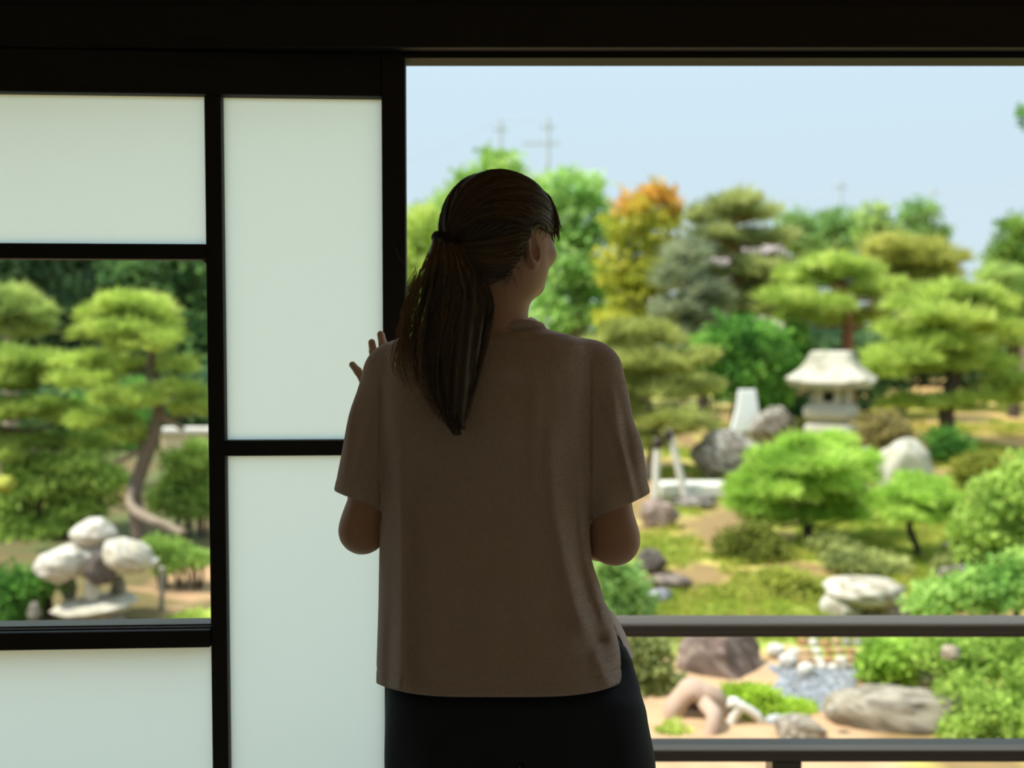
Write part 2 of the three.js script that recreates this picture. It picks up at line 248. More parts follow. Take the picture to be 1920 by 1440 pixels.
// pads and blobs are [px, py, half width px, half height px, depth offset m]
const blob = (d, [x, y, w, h, dz = 0, dp = 0.8]) => { const D = d + dz, s = D / F; return [P(x, y, D), w * s, h * s, w * s * dp]; };
function pine(label, d, trunk, radii, pads, pal, size, { mat = bark.grey, group, name = 'pine_tree', category = 'tree', dens = 1, limbs = [] } = {}) {
  const pts = trunk.map(([x, y, dz = 0]) => P(x, y, d + dz)), g0 = pts[0].clone(); g0.y = ground(g0.x, g0.z) - 0.03;
  if (pts[0].y > g0.y + 0.05) pts.unshift(g0.clone()); const base = g0, t = thing(name, label, category, base, group);
  part(t, 'trunk', rel(tube(pts, radii, 8, 9, 0.25), base), mat);
  for (const [p, r] of limbs) part(t, 'limb', rel(tube(p.map(([x, y, dz = 0]) => P(x, y, d + dz)), r, 8, 7, 0.3), base), bark.pale);
  for (const pd of pads) {
    const b = blob(d, pd), c = b[0]; let best = pts[0]; for (let i = 0; i < pts.length - 1; i++) for (let k = 0; k <= 1; k += 0.2) { const q = pts[i].clone().lerp(pts[i + 1], k); if (q.distanceTo(c) + Math.max(0, q.y - c.y) * 1.5 < best.distanceTo(c) + Math.max(0, best.y - c.y) * 1.5) best = q; }
    const low = c.clone(); low.y -= b[2] * 0.5; if (best.distanceTo(low) > 0.12) { const mid = best.clone().lerp(low, 0.55); mid.y -= 0.08 * best.distanceTo(low); part(t, 'branch', rel(tube([best, mid, low], [radii.at(-1) * 0.8, radii.at(-1) * 0.6, radii.at(-1) * 0.35], 4, 6, 0.3), base), mat); }
    const lumps = [b]; for (let k = 0; k < 3; k++) { const an = rr(0, 6.28), q = rr(0.45, 0.6); lumps.push([V(c.x + Math.cos(an) * b[1] * 0.8, c.y + rr(-0.35, 0.55) * b[2], c.z + Math.sin(an) * b[3] * 0.8), b[1] * q, b[2] * rr(0.55, 0.8), b[3] * q]); }
    foliage(t, 'needle_pad', lumps, base, size, pal, { needle: true, dens, inner: 0.35, bottom: -0.35 });
  }
  return t;
}
function broad(label, d, trunk, radii, blobs, pal, size, { mat = bark.grey, group, name = 'broadleaf_tree', category = 'tree', dens = 1, extra } = {}) {
  const pts = trunk.map(([x, y, dz = 0]) => P(x, y, d + dz)), g0 = pts[0].clone(); g0.y = ground(g0.x, g0.z) - 0.05;
  if (pts[0].y > g0.y) pts.unshift(g0.clone()); const t = thing(name, label, category, g0, group);
  part(t, 'trunk', rel(tube(pts, radii, 6, 8, 0.2), g0), mat);
  const bl = blobs.map((b) => blob(d, b)), top = pts.at(-1);
  for (const b of bl) { const q = b[0].clone().lerp(top, 0.25); part(t, 'branch', rel(tube([top, top.clone().lerp(q, 0.5).add(V(0, -0.05, 0)), q], [radii.at(-1) * 0.8, radii.at(-1) * 0.5, radii.at(-1) * 0.25], 3, 5), g0), mat); }
  foliage(t, 'crown', bl, g0, size, pal, { dens });
  if (extra) foliage(t, 'crown_tip', extra[0].map((b) => blob(d, b)), g0, size, extra[1], { dens });
  return t;
}
function shrub(label, blobs, d, pal, size, { group, name = 'shrub', category = 'shrub', needle = false, dens = 1.1 } = {}) {
  const bl = blobs.map((b) => blob(d, b)), c = bl[0][0].clone(); c.y = ground(c.x, c.z) - 0.02; const t = thing(name, label, category, c, group);
  for (const b of bl) for (let k = 0; k < 3; k++) { const foot = V(b[0].x + rr(-0.2, 0.2) * b[1], Math.min(ground(b[0].x, b[0].z), b[0].y - b[2] * 0.5) - 0.02, b[0].z), tip = b[0].clone().add(V(rr(-0.4, 0.4) * b[1], 0, rr(-0.4, 0.4) * b[3])); part(t, 'stem', rel(tube([foot, foot.clone().lerp(tip, 0.5).add(V(rr(-0.04, 0.04), 0, 0)), tip], [0.018, 0.013, 0.006], 3, 5), c), bark.dark); }
  foliage(t, 'leaves', bl, c, size, pal, { dens, needle, bottom: -0.75 }); return t;
}

// ---- far trees, houses and poles
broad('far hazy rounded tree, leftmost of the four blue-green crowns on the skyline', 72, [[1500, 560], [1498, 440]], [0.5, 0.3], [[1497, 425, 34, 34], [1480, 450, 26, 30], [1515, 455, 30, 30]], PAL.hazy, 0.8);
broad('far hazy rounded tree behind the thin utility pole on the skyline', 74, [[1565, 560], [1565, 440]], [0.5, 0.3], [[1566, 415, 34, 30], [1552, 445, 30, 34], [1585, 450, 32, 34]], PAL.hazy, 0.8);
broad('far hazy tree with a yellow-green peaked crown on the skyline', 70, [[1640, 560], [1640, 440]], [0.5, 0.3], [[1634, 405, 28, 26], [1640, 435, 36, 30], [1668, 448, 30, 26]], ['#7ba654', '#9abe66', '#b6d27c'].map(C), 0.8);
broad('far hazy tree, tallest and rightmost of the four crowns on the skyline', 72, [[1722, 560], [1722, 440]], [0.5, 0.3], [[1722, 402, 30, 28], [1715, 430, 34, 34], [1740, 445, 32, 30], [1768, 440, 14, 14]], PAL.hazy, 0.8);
function house(label, d, x0, x1, yEave, yRidge, roofHex, wallHex) {
  const c = P((x0 + x1) / 2, yEave, d), w = (x1 - x0) / F * d, gy = ground(c.x, c.z), h = c.y - gy, rise = (yEave - yRidge) / F * d, dep = w * 0.7, t = thing('house', label, 'house', V(c.x, gy, c.z - dep / 2));
  part(t, 'wall', box(w * 0.94, h, dep * 0.94, 0.02).translate(0, h / 2, 0), std({ color: C(wallHex) }));
  const s = new THREE.Shape(); s.moveTo(-dep / 2 - 0.3, 0); s.lineTo(dep / 2 + 0.3, 0); s.lineTo(0, rise); s.closePath();
  const roof = part(t, 'roof', new THREE.ExtrudeGeometry(s, { depth: w, bevelEnabled: true, bevelSize: 0.06, bevelThickness: 0.06 }).translate(0, 0, -w / 2).rotateY(Math.PI / 2).translate(0, h, 0), std({ color: C(roofHex) }));
  part(roof, 'ridge', box(w, 0.25, 0.35, 0.05).translate(0, h + rise, 0), std({ color: C(roofHex) }));
  for (let k = 0; k < 4; k++) { const f = part(t, 'window', box(w * 0.13, h * 0.22, 0.12, 0.01).translate((k - 1.5) * w * 0.23, h * 0.72, dep * 0.47), std({ color: C('#d8d6d0') })); part(f, 'pane', box(w * 0.11, h * 0.18, 0.04, 0.005).translate((k - 1.5) * w * 0.23, h * 0.72, dep * 0.47 + 0.06), std({ color: C('#59636b'), roughness: 0.2 })); }
}
house('distant white-walled house with a pinkish grey roof behind the tall red pine', 40, 1285, 1480, 500, 445, '#a99a98', '#e6dedc');
house('distant pale house with a light roof behind the yellow maple', 36, 1130, 1300, 590, 555, '#b9b4ae', '#f0ece4');
house('distant white house half hidden by pines at the far right', 38, 1780, 1960, 600, 560, '#a5a3a2', '#eeeae8');
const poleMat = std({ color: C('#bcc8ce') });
function pole(label, px, yTop, d, arm) { const top = P(px, yTop, d), b = V(top.x, ground(top.x, top.z), top.z), t = thing('utility_pole', label, 'utility pole', b), h = top.y - b.y; part(t, 'pole', new THREE.CylinderGeometry(0.13, 0.2, h, 10).translate(0, h / 2, 0), poleMat); for (const a of arm) part(t, 'crossarm', box(a[1], 0.16, 0.16, 0.02).translate(a[2] ?? 0, h - a[0], 0), poleMat); return top; }
const pa = pole('thin hazy utility pole above the green tree, left of two', 938, 224, 60, [[0.6, 0.9]]), pb = pole('hazy utility pole with crossarms above the green tree, right of two', 1027, 222, 58, [[0.5, 0.9], [1.5, 2.2, -0.4]]), pc = pole('very faint utility pole standing before the far hazy trees', 1576, 338, 76, [[0.5, 1.2]]), pdd = pole('faint slim pole beside the rightmost far tree', 1750, 352, 80, [[0.4, 0.8]]);
function wire(label, a, b, sag) { const m = a.clone().lerp(b, 0.5); m.y -= sag; const w = shade(new THREE.Mesh(tube([a, a.clone().lerp(m, 0.5).add(V(0, -sag * 0.22, 0)), m, m.clone().lerp(b, 0.5).add(V(0, -sag * 0.28, 0)), b], [0.022, 0.022], 5, 4), poleMat)); w.name = numbered('power_line'); scene.add(w); tag(w, label, 'wire'); }
wire('overhead wire strung between the two poles above the green tree', pa.clone().add(V(0.05, 0.06, 0)), pb.clone().add(V(-0.05, 0.06, 0)), 0.15);
wire('overhead wire running left from the left pole above the green tree', P(640, 330, 62), pa.clone().add(V(-0.1, 0.06, 0)), 0.6);
wire('upper faint overhead wire crossing the sky at the right', P(1380, 372, 70), P(2000, 338, 82), 0.5);
wire('lower faint overhead wire crossing the sky at the right', P(1380, 392, 72), P(2000, 356, 84), 0.5);

broad('tall light green tree with a peaked crown behind the woman', 25, [[940, 640], [940, 450]], [0.3, 0.18], [[935, 320, 42, 40], [900, 370, 60, 50], [985, 385, 60, 62], [850, 425, 62, 62], [930, 460, 80, 80], [850, 540, 70, 60]], PAL.tree, 0.34);
broad('rounded light green tree between the peaked tree and the yellow maple', 24, [[1085, 650], [1080, 480]], [0.28, 0.16], [[1075, 360, 58, 44], [1030, 420, 46, 60], [1105, 425, 50, 60], [1070, 500, 70, 70], [1110, 560, 50, 60], [1040, 590, 60, 50]], ['#78a852', '#9cc868', '#b8de80'].map(C), 0.34);
broad('yellow-green tree seen between the post and the ponytail', 20, [[790, 640], [792, 520]], [0.2, 0.12], [[785, 440, 50, 50], [800, 520, 55, 60], [780, 600, 60, 60], [720, 500, 60, 60], [690, 580, 70, 70], [640, 530, 60, 70], [620, 620, 70, 70], [740, 660, 80, 50]], PAL.lime, 0.3);
broad('yellow maple with an orange tinted top behind the garden pines', 21, [[1200, 720], [1205, 560]], [0.2, 0.12], [[1185, 430, 48, 44], [1240, 440, 40, 50], [1160, 500, 40, 50], [1215, 520, 60, 50], [1170, 590, 50, 50], [1240, 600, 40, 40], [1180, 660, 48, 40]], PAL.yellow, 0.26, { name: 'maple_tree', extra: [[[1228, 362, 28, 24], [1190, 385, 40, 22], [1255, 395, 26, 28]], PAL.orange] });
broad('broadleaf tree at the right edge of the opening above the pines', 25, [[1930, 640], [1925, 520]], [0.25, 0.16], [[1905, 440, 34, 38], [1880, 490, 30, 36], [1940, 470, 50, 60], [1910, 540, 50, 40]], ['#5f8a3c', '#82a94a', '#a4c65e'].map(C), 0.3);
broad('tree branch tip with dark leaves at the top right corner of the view', 14, [[1990, 700], [1985, 260], [1950, 220]], [0.12, 0.08, 0.03], [[1922, 214, 13, 14], [1960, 225, 30, 30]], PAL.deep, 0.16);
// background hedge that closes the garden
for (const [x, y, w, h, d, l, p] of [[1080, 690, 110, 80, 27, 'dense dark hedge bush behind the woman and left pine', PAL.dark], [1230, 720, 90, 70, 26, 'dark hedge bush below the yellow maple', PAL.dark], [1380, 660, 100, 60, 28, 'grey-green hedge bush below the distant house', PAL.grey], [1560, 660, 110, 70, 28, 'dark hedge bush behind the stone lantern', PAL.dark], [1740, 650, 110, 70, 28, 'dark hedge bush behind the spreading right pine', PAL.dark], [1900, 660, 100, 70, 28, 'dark hedge bush at the far right beneath the white house', PAL.dark]]) shrub(l, [[x, y, w, h], [x - w * 0.6, y + 20, w * 0.6, h * 0.9], [x + w * 0.6, y + 20, w * 0.6, h * 0.9], ...(x === 1080 ? [[900, 710, 90, 70], [760, 710, 90, 70], [640, 720, 90, 70]] : [])], d, p, 0.3, { name: 'hedge_bush' });
// ---- pines of the right view
pine('tall red pine with layered pads against the sky beside the maple', 20, [[1392, 720], [1386, 560], [1382, 470], [1374, 400]], [0.17, 0.14, 0.12, 0.07], [[1372, 385, 48, 16], [1330, 412, 40, 14], [1410, 405, 50, 15, 0.5], [1345, 445, 42, 12, -0.4], [1430, 452, 58, 16], [1335, 475, 30, 10, 0.5], [1300, 520, 60, 22, 0.6], [1425, 505, 60, 24, -0.3], [1350, 555, 60, 22], [1440, 545, 52, 22, 0.4], [1400, 580, 70, 22]], PAL.olive, 0.24, { mat: bark.red });
pine('grey-green pine to the left of the tall red pine', 19, [[1320, 760], [1310, 640], [1300, 540]], [0.14, 0.11, 0.06], [[1290, 480, 42, 24], [1275, 525, 44, 24], [1325, 560, 48, 24], [1270, 580, 44, 22], [1320, 605, 40, 20], [1258, 630, 40, 20]], PAL.grey, 0.22, { mat: bark.dark });
pine('cloud-pruned pine with a reddish trunk rising behind the lantern', 17.5, [[1592, 800], [1588, 650], [1590, 580], [1580, 530]], [0.13, 0.11, 0.09, 0.05], [[1560, 498, 50, 18], [1610, 512, 50, 16], [1520, 525, 46, 18, 0.3], [1650, 545, 64, 18], [1475, 560, 44, 20], [1535, 575, 60, 18, -0.4], [1700, 560, 50, 16], [1510, 600, 46, 14], [1625, 600, 50, 16, 0.5]], PAL.lime, 0.2, { mat: bark.red });
pine('dome-topped olive pine in front of the far hazy trees', 19, [[1690, 760], [1690, 560], [1695, 500]], [0.13, 0.1, 0.05], [[1690, 470, 62, 18], [1655, 485, 42, 18], [1735, 490, 52, 22], [1700, 515, 66, 20, 0.5], [1760, 525, 40, 18], [1720, 545, 60, 18]], ['#93a04a', '#b2bc5a', '#cad272'].map(C), 0.2, { mat: bark.dark });
pine('broad spreading pine with a dark trunk on the right slope', 15.5, [[1778, 850], [1775, 760], [1790, 690], [1770, 620], [1775, 570]], [0.13, 0.12, 0.1, 0.07, 0.05], [[1785, 550, 60, 16], [1735, 580, 56, 18], [1830, 575, 54, 18], [1790, 600, 70, 18, -0.5], [1720, 625, 58, 18], [1850, 620, 56, 18], [1780, 645, 64, 18, -0.4], [1700, 670, 66, 18, -0.3], [1770, 690, 70, 18], [1845, 680, 54, 18], [1660, 695, 40, 14], [1740, 755, 60, 10], [1850, 750, 52, 12], [1900, 720, 50, 18]], PAL.lime, 0.18, { mat: bark.dark });
pine('layered pine at the right border beneath the broadleaf tree', 18, [[1900, 800], [1900, 620], [1895, 540]], [0.12, 0.1, 0.05], [[1880, 520, 46, 16], [1910, 560, 46, 18], [1870, 590, 36, 16], [1905, 640, 46, 18]], ['#80a450', '#a4c464', '#c0da7c'].map(C), 0.2, { mat: bark.dark });
pine('olive layered pine beside the woman shoulder with pale bare limbs', 13, [[1215, 890], [1230, 800], [1200, 720], [1195, 650]], [0.09, 0.08, 0.06, 0.04], [[1185, 625, 52, 20], [1235, 640, 40, 20], [1150, 655, 42, 18, 0.2], [1215, 680, 66, 20, -0.2], [1165, 700, 50, 18], [1270, 690, 46, 18], [1210, 735, 70, 20], [1300, 730, 44, 20, 0.3], [1160, 770, 50, 18], [1250, 790, 60, 20, -0.2], [1300, 800, 44, 18], [1200, 830, 60, 16], [1315, 670, 30, 14]], ['#8f9e50', '#aebc62', '#c6d27c'].map(C), 0.15, { mat: bark.pale });
shrub('glossy deep green shrub mass to the left of the stone lantern', [[1400, 640, 70, 46], [1340, 660, 46, 40], [1440, 690, 60, 46], [1380, 705, 60, 40], [1440, 745, 40, 36], [1480, 650, 40, 40, 1]], 16.5, PAL.deep, 0.24, { dens: 1.3 });
shrub('shaded dark shrub close behind the stone lantern body', [[1480, 745, 46, 46], [1620, 740, 40, 40, 0.6], [1640, 700, 60, 40, 1]], 17.2, PAL.dark, 0.22);
shrub('low olive brown shrub to the right of the lantern legs', [[1650, 815, 50, 42], [1690, 830, 40, 30]], 13.6, PAL.brown, 0.12);
shrub('round clipped azalea on the slope right of the pale boulder', [[1838, 878, 46, 30], [1815, 888, 30, 24]], 12, ['#7d8a34', '#96a043', '#adb452'].map(C), 0.1);
shrub('dark low shrub around the foot of the spreading right pine', [[1775, 835, 44, 34], [1800, 860, 40, 24]], 14, PAL.deep, 0.13);

// ------------------------------------------------------------------ stones
function rockGeo(s, rx, ry, rz, { rough = 0.22, cuts = 5, pale = '#d2cab6', dark = '#8f8778', spot = '#efece0', detail = 22, flatTop = 0 } = {}) {
  const g = new THREE.SphereGeometry(1, detail * 2, detail), p = g.attributes.position, col = [], planes = [], A = C(pale), B = C(dark), S = C(spot);
  for (let i = 0; i < cuts; i++) planes.push([V(noise(s, i * 3.1, 1) * 3, noise(s, 5, i * 2.7) * 2, noise(i * 4.3, s, 2) * 3).normalize(), 0.72 + 0.22 * Math.abs(noise(s * 2, i, 9) * 2)]);
  if (flatTop) planes.push([V(0.06, 1, 0.05).normalize(), flatTop]);
  for (let i = 0; i < p.count; i++) {
    const v = V(p.getX(i), p.getY(i), p.getZ(i)); v.multiplyScalar(1 + rough * fbm(v.x * 1.6 + s, v.y * 1.6, v.z * 1.6, 3));
    for (const [n, d] of planes) { const e = v.dot(n) - d; if (e > 0) v.addScaledVector(n, -e * 0.85); }
    const f = 0.06 * rough * fbm(v.x * 8 + s, v.y * 8, v.z * 8, 3) * 2; v.multiplyScalar(1 + f);
    p.setXYZ(i, v.x * rx, v.y * ry, v.z * rz);
    const a = fbm(v.x * 2.2 + s * 3, v.y * 2.2, v.z * 2.2), b = fbm(v.x * 7, v.y * 7 + s, v.z * 7), c = (a > -0.02 + 0.2 * b ? A : B).clone(); if (b > 0.32) c.lerp(S, 0.7); c.multiplyScalar((0.94 + 0.16 * b) * 0.7); col.push(c.r, c.g, c.b);
  }
  g.setAttribute('color', new THREE.Float32BufferAttribute(col, 3)); g.computeVertexNormals(); return g;
}
const stoneMat = std({ vertexColors: true, roughness: 0.9 });
let rockSeed = 1;
// a stone filling [x0..x1] x [y0..y1] of the view at the depth where its foot stands
function rock(label, x0, x1, y0, y1, opt = {}) {
  const d = opt.d ?? hit((x0 + x1) / 2, y1 - (y1 - y0) * 0.08).d, s = d / F, c = P((x0 + x1) / 2, (y0 + y1) / 2, d), t = shade(new THREE.Mesh(rockGeo(rockSeed++ * 1.37, (x1 - x0) / 2 * s * 1.02, (y1 - y0) / 2 * s * 1.05, (x1 - x0) / 2 * s * (opt.deep ?? 0.75), opt), stoneMat));
  t.name = numbered(opt.name ?? 'rock'); t.position.copy(c); if (opt.tilt) t.rotation.z = opt.tilt; scene.add(t); return tag(t, label, opt.category ?? 'rock', opt.group);
}
const BR = { pale: '#b59c8c', dark: '#8a7366', spot: '#d8c7ba' }, DK = { pale: '#6f645d', dark: '#564c47', spot: '#958a80' }, GR = { pale: '#c4bda2', dark: '#97907a', spot: '#dcd8c4' };
rock('large pale egg-shaped boulder to the right of the stone lantern', 1645, 1746, 826, 936, { cuts: 3, rough: 0.14, tilt: -0.2, pale: '#ded8c2', dark: '#c3bea9' });
rock('small pale stone half hidden between lantern and pale boulder', 1590, 1648, 840, 880, { d: 13.4 });
rock('dark angular stone at the edge of the lawn by her elbow', 1192, 1252, 1028, 1078, { ...DK, cuts: 8 });
rock('flat brown step stone below the dark angular stone', 1218, 1296, 1074, 1110, { ...DK, pale: '#a28e7c', cuts: 6, flatTop: 0.6 });
rock('small bluish grey stone lowest of the row by the lawn', 1216, 1262, 1104, 1134, { pale: '#a8aab0', dark: '#83858c' });
rock('pinkish rock next to her right sleeve hem', 1196, 1270, 938, 992, { ...BR });
rock('long grey stone under the pale slab bench', 1262, 1340, 930, 954, { pale: '#8a8072', dark: '#6c6359' });
rock('rounded grey boulder behind the pale slab bench', 1300, 1428, 812, 906, { pale: '#9c9384', dark: '#7d7669' });
rock('tan stone behind the bright bushy garden pine', 1402, 1492, 762, 842, { d: 15.5, pale: '#8d8474' });
{ // the flat layered rock
  const d = hit(1620, 1155).d, s = d / F, c = P(1620, 1155, d), t = thing('layered_rock', 'broad flat-topped pale rock just above the top rail', 'rock', c), u = { pale: '#ddd5c0', dark: '#b3a88e' };
  part(t, 'cap_stone', rel(rockGeo(61.3, 78 * s, 30 * s, 55 * s, { ...u, cuts: 4, flatTop: 0.6, rough: 0.2 }).translate(P(1620, 1108, d).x, P(1620, 1108, d).y, P(1620, 1108, d).z), c), stoneMat);
  part(t, 'foot_stone', rel(rockGeo(13.1, 42 * s, 36 * s, 40 * s, u).translate(P(1578, 1136, d).x, P(1578, 1136, d).y, P(1578, 1136, d).z), c), stoneMat);
  part(t, 'foot_stone', rel(rockGeo(17.9, 48 * s, 32 * s, 40 * s, { pale: '#a99a86', dark: '#7e7162' }).translate(P(1655, 1140, d).x, P(1655, 1140, d).y, P(1655, 1140, d).z), c), stoneMat);
}
{ // pale slab bench
  const d = hit(1300, 938).d, a = P(1232, 915, d), b = P(1366, 917, d), c = a.clone().lerp(b, 0.5), g = ground(c.x, c.z), t = thing('stone_bench', 'long pale stone slab lying across the lawn left of the garden pine', 'bench', V(c.x, g, c.z)), m = std({ color: C('#d8d6c6') });
  part(t, 'slab', box(b.x - a.x, 0.15, 0.4, 0.03).translate(0, c.y - g, 0), m); for (const k of [-1, 1]) part(t, 'support', box(0.14, Math.max(0.05, c.y - g - 0.07), 0.3, 0.02).translate(k * (b.x - a.x) * 0.36, (c.y - g - 0.07) / 2, 0), m);
}
{ // pale props of the olive pine
  const d = 11.4, m = std({ color: C('#d4d0c4') }), pr = (label, pts) => { const q = pts.map(([x, y]) => P(x, y, d)); const base = q[0].clone(); base.y = Math.min(base.y, ground(base.x, base.z)); const t = thing('pine_prop', label, 'prop', base); part(t, 'pole', rel(tube([base, ...q.slice(1)], [0.045, 0.04], 6, 8), base), m); part(t, 'binding', rel(tube([q.at(-1).clone().add(V(0, -0.12, 0)), q.at(-1)], [0.055, 0.055], 3, 8), base), bark.dark); };
  pr('upright pale prop pole under the olive pine beside her sleeve', [[1228, 906], [1233, 822]]); pr('slanting pale prop pole leaning under the olive pine', [[1290, 880], [1254, 806]]);
}
{ // white board added to stand in for a bright gap between the trees
  const d = 16, a = P(1395, 808, d), s = d / F, g = ground(a.x, a.z), t = thing('bright_gap_board', 'white upright board added for the bright gap between the olive pine and the lantern', 'board', V(a.x, g, a.z)), sh = new THREE.Shape(); const y0 = a.y - g; sh.moveTo(-25 * s, y0); sh.lineTo(26 * s, y0); sh.lineTo(24 * s, y0 + 40 * s); sh.lineTo(18 * s, y0 + 76 * s); sh.lineTo(-10 * s, y0 + 76 * s); sh.lineTo(-14 * s, y0 + 40 * s); sh.closePath();
  part(t, 'board', new THREE.ExtrudeGeometry(sh, { depth: 0.06, bevelEnabled: true, bevelSize: 0.015, bevelThickness: 0.015 }), std({ color: C('#f4f6f6') })); part(t, 'foot', box(0.08, Math.max(y0, 0.1), 0.06).translate(0, y0 / 2, 0), bark.pale);
}
// ---- the square stone lantern
{
  const d = 14.6, s = d / F, X = 1558, b = P(X, 842, d), base = V(b.x, ground(b.x, b.z), b.z), t = thing('stone_lantern', 'pale square stone lantern with a wide hipped roof on a short legged base', 'lantern', base), Y = (py) => P(X, py, d).y - base.y, st = stoneMat; t.rotation.y = -0.5;
  const loft = (rows, lift = 0, n = 12) => { // square sections [half width, height], corners lifted
    const pos = [], idx = [], col = [], N = n * 4;
    rows.forEach(([w, y, up = 0], r) => { for (let i = 0; i < N; i++) { const side = Math.floor(i / n), f = (i % n) / n * 2 - 1, e = Math.pow(Math.abs(f), 6) * 0.06; let x = w * (1 - e * 0.4), z = w * f * (1 - 0.02); const L = up * Math.pow(Math.abs(f), 3); const a = side * Math.PI / 2; const q = V(x * Math.cos(a) - z * Math.sin(a), y + L, x * Math.sin(a) + z * Math.cos(a)), k = 1 + 0.012 * fbm(q.x * 6, q.y * 6, q.z * 6, 3); pos.push(q.x * k, q.y, q.z * k); } });
    for (let r = 0; r < rows.length - 1; r++) for (let i = 0; i < N; i++) { const a = r * N + i, c = r * N + (i + 1) % N; idx.push(a, a + N, c, c, a + N, c + N); }
    for (const r of [0, rows.length - 1]) { const c = pos.length / 3; pos.push(0, rows[r][1], 0); for (let i = 0; i < N; i++) r ? idx.push(r * N + i, c, r * N + (i + 1) % N) : idx.push(i, (i + 1) % N, c); }
    for (let i = 0; i < pos.length; i += 3) { const nn = fbm(pos[i] * 5, pos[i + 1] * 5, pos[i + 2] * 5), c = C(nn > 0.16 ? '#b0ac94' : '#d0cab6').multiplyScalar(0.78 + 0.12 * fbm(pos[i] * 25, pos[i + 1] * 25, pos[i + 2] * 25, 2)); col.push(c.r, c.g, c.b); }
    const g = new THREE.BufferGeometry(); g.setAttribute('position', new THREE.Float32BufferAttribute(pos, 3)); g.setAttribute('color', new THREE.Float32BufferAttribute(col, 3)); g.setIndex(idx); const f = g.toNonIndexed(); f.computeVertexNormals(); return f;
  };
  const tinted = (g, hex = '#d6cfbc') => { const p = g.attributes.position, col = []; for (let i = 0; i < p.count; i++) { const c = C(hex).multiplyScalar(0.76 + 0.14 * fbm(p.getX(i) * 9, p.getY(i) * 9, p.getZ(i) * 9)); col.push(c.r, c.g, c.b); } g.setAttribute('color', new THREE.Float32BufferAttribute(col, 3)); return g; };
  const q = 0.87; // corners project further than the faces when turned
  part(t, 'roof', loft([[36 * s, Y(726), 0], [76 * s * q, Y(726), 0.03], [83 * s * q, Y(715), 0.06], [70 * s * q, Y(703), 0.03], [56 * s * q, Y(690), 0.01], [46 * s * q, Y(675), 0], [40 * s * q, Y(661), 0], [35 * s * q, Y(658), 0]]), st);
  const hw = 38 * s * q, h0 = Y(762), h1 = Y(722), sh = new THREE.Shape(); sh.moveTo(-hw, h0); sh.lineTo(hw, h0); sh.lineTo(hw, h1); sh.lineTo(-hw, h1); sh.closePath(); const ho = new THREE.Path(); const ww = 10 * s, wy = (h0 + h1) / 2; ho.moveTo(-ww, wy - ww); ho.lineTo(-ww, wy + ww); ho.lineTo(ww, wy + ww); ho.lineTo(ww, wy - ww); ho.closePath(); sh.holes.push(ho);
  const plain = () => box(hw * 2, h1 - h0, 0.09, 0.004).translate(0, (h0 + h1) / 2, hw - 0.046); const wall = () => new THREE.ExtrudeGeometry(sh, { depth: 0.09, bevelEnabled: false }).translate(0, 0, hw - 0.09);
  part(t, 'firebox', tinted(mergeGeometries([0, 1, 2, 3].map((k) => (k ? (plain().index ? plain().toNonIndexed() : plain()) : wall()).rotateY(k * Math.PI / 2)))), st);
  part(t, 'platform', tinted(box(104 * s * q, Y(757) - Y(786), 104 * s * q, 0.1).translate(0, (Y(757) + Y(786)) / 2, 0)), st);
  part(t, 'neck', tinted(box(80 * s * q, Y(785) - Y(794), 80 * s * q, 0.02).translate(0, Y(789.5), 0), '#b8b19e'), st);
  part(t, 'table', tinted(box(100 * s * q, Y(792) - Y(817), 100 * s * q, 0.09).translate(0, (Y(792) + Y(817)) / 2, 0)), st);
  for (const [i, k] of [[-1, -1], [1, -1], [1, 1], [-1, 1]]) part(t, 'leg', tinted(box(28 * s * q, Y(800), 28 * s * q, 0.05).translate(i * 35 * s * q, Y(800) / 2, k * 35 * s * q)), st);
}
// ---- small trees in front of it
pine('bright green bushy garden pine standing in front of the stone lantern', 9.6, [[1518, 1062], [1516, 1000], [1500, 950], [1512, 900]], [0.055, 0.05, 0.04, 0.025], [[1525, 838, 54, 20], [1470, 860, 50, 20], [1580, 862, 50, 20], [1525, 875, 70, 20, -0.3], [1440, 895, 50, 18], [1605, 895, 40, 20], [1545, 905, 60, 18, -0.2], [1420, 925, 48, 18], [1490, 925, 56, 18, -0.2], [1570, 935, 50, 16], [1430, 955, 44, 16], [1500, 965, 46, 14], [1400, 950, 30, 14], [1590, 965, 36, 12], [1440, 975, 36, 14]], PAL.spring, 0.11, { mat: bark.dark, dens: 1.1 });
pine('small two-tiered garden pine with a slim bent trunk below the pale boulder', 9, [[1722, 1076], [1720, 1030], [1706, 990], [1715, 950]], [0.04, 0.036, 0.03, 0.02], [[1735, 912, 44, 14], [1690, 930, 44, 14], [1750, 938, 44, 16, -0.2], [1712, 968, 40, 14, -0.2], [1760, 968, 40, 14], [1670, 950, 34, 12]], PAL.spring, 0.1, { mat: bark.dark });
shrub('round olive azalea beside the foot of the bright garden pine', [[1410, 1030, 66, 50], [1370, 1040, 34, 36], [1450, 1050, 40, 36]], 9.1, ['#66742c', '#7f8d3a', '#98a54a'].map(C), 0.085);
shrub('low grassy clump on the moss left of the flat-topped rock', [[1350, 1125, 40, 22], [1420, 1115, 60, 26], [1500, 1110, 60, 24], [1470, 1085, 50, 18]], 8, ['#7f9433', '#9bab43', '#b3bd58'].map(C), 0.08);
shrub('mossy low mound of growth under the two garden pines', [[1600, 1050, 60, 22], [1660, 1060, 50, 18], [1560, 1020, 50, 16, 0.6], [1790, 1060, 40, 24]], 8.6, PAL.olive, 0.08);
shrub('tall loose bright green bush at the right border above the rail', [[1880, 930, 60, 44], [1850, 985, 60, 40], [1900, 1010, 60, 50], [1830, 1030, 40, 30], [1925, 900, 50, 50]], 8.4, PAL.fresh, 0.11);
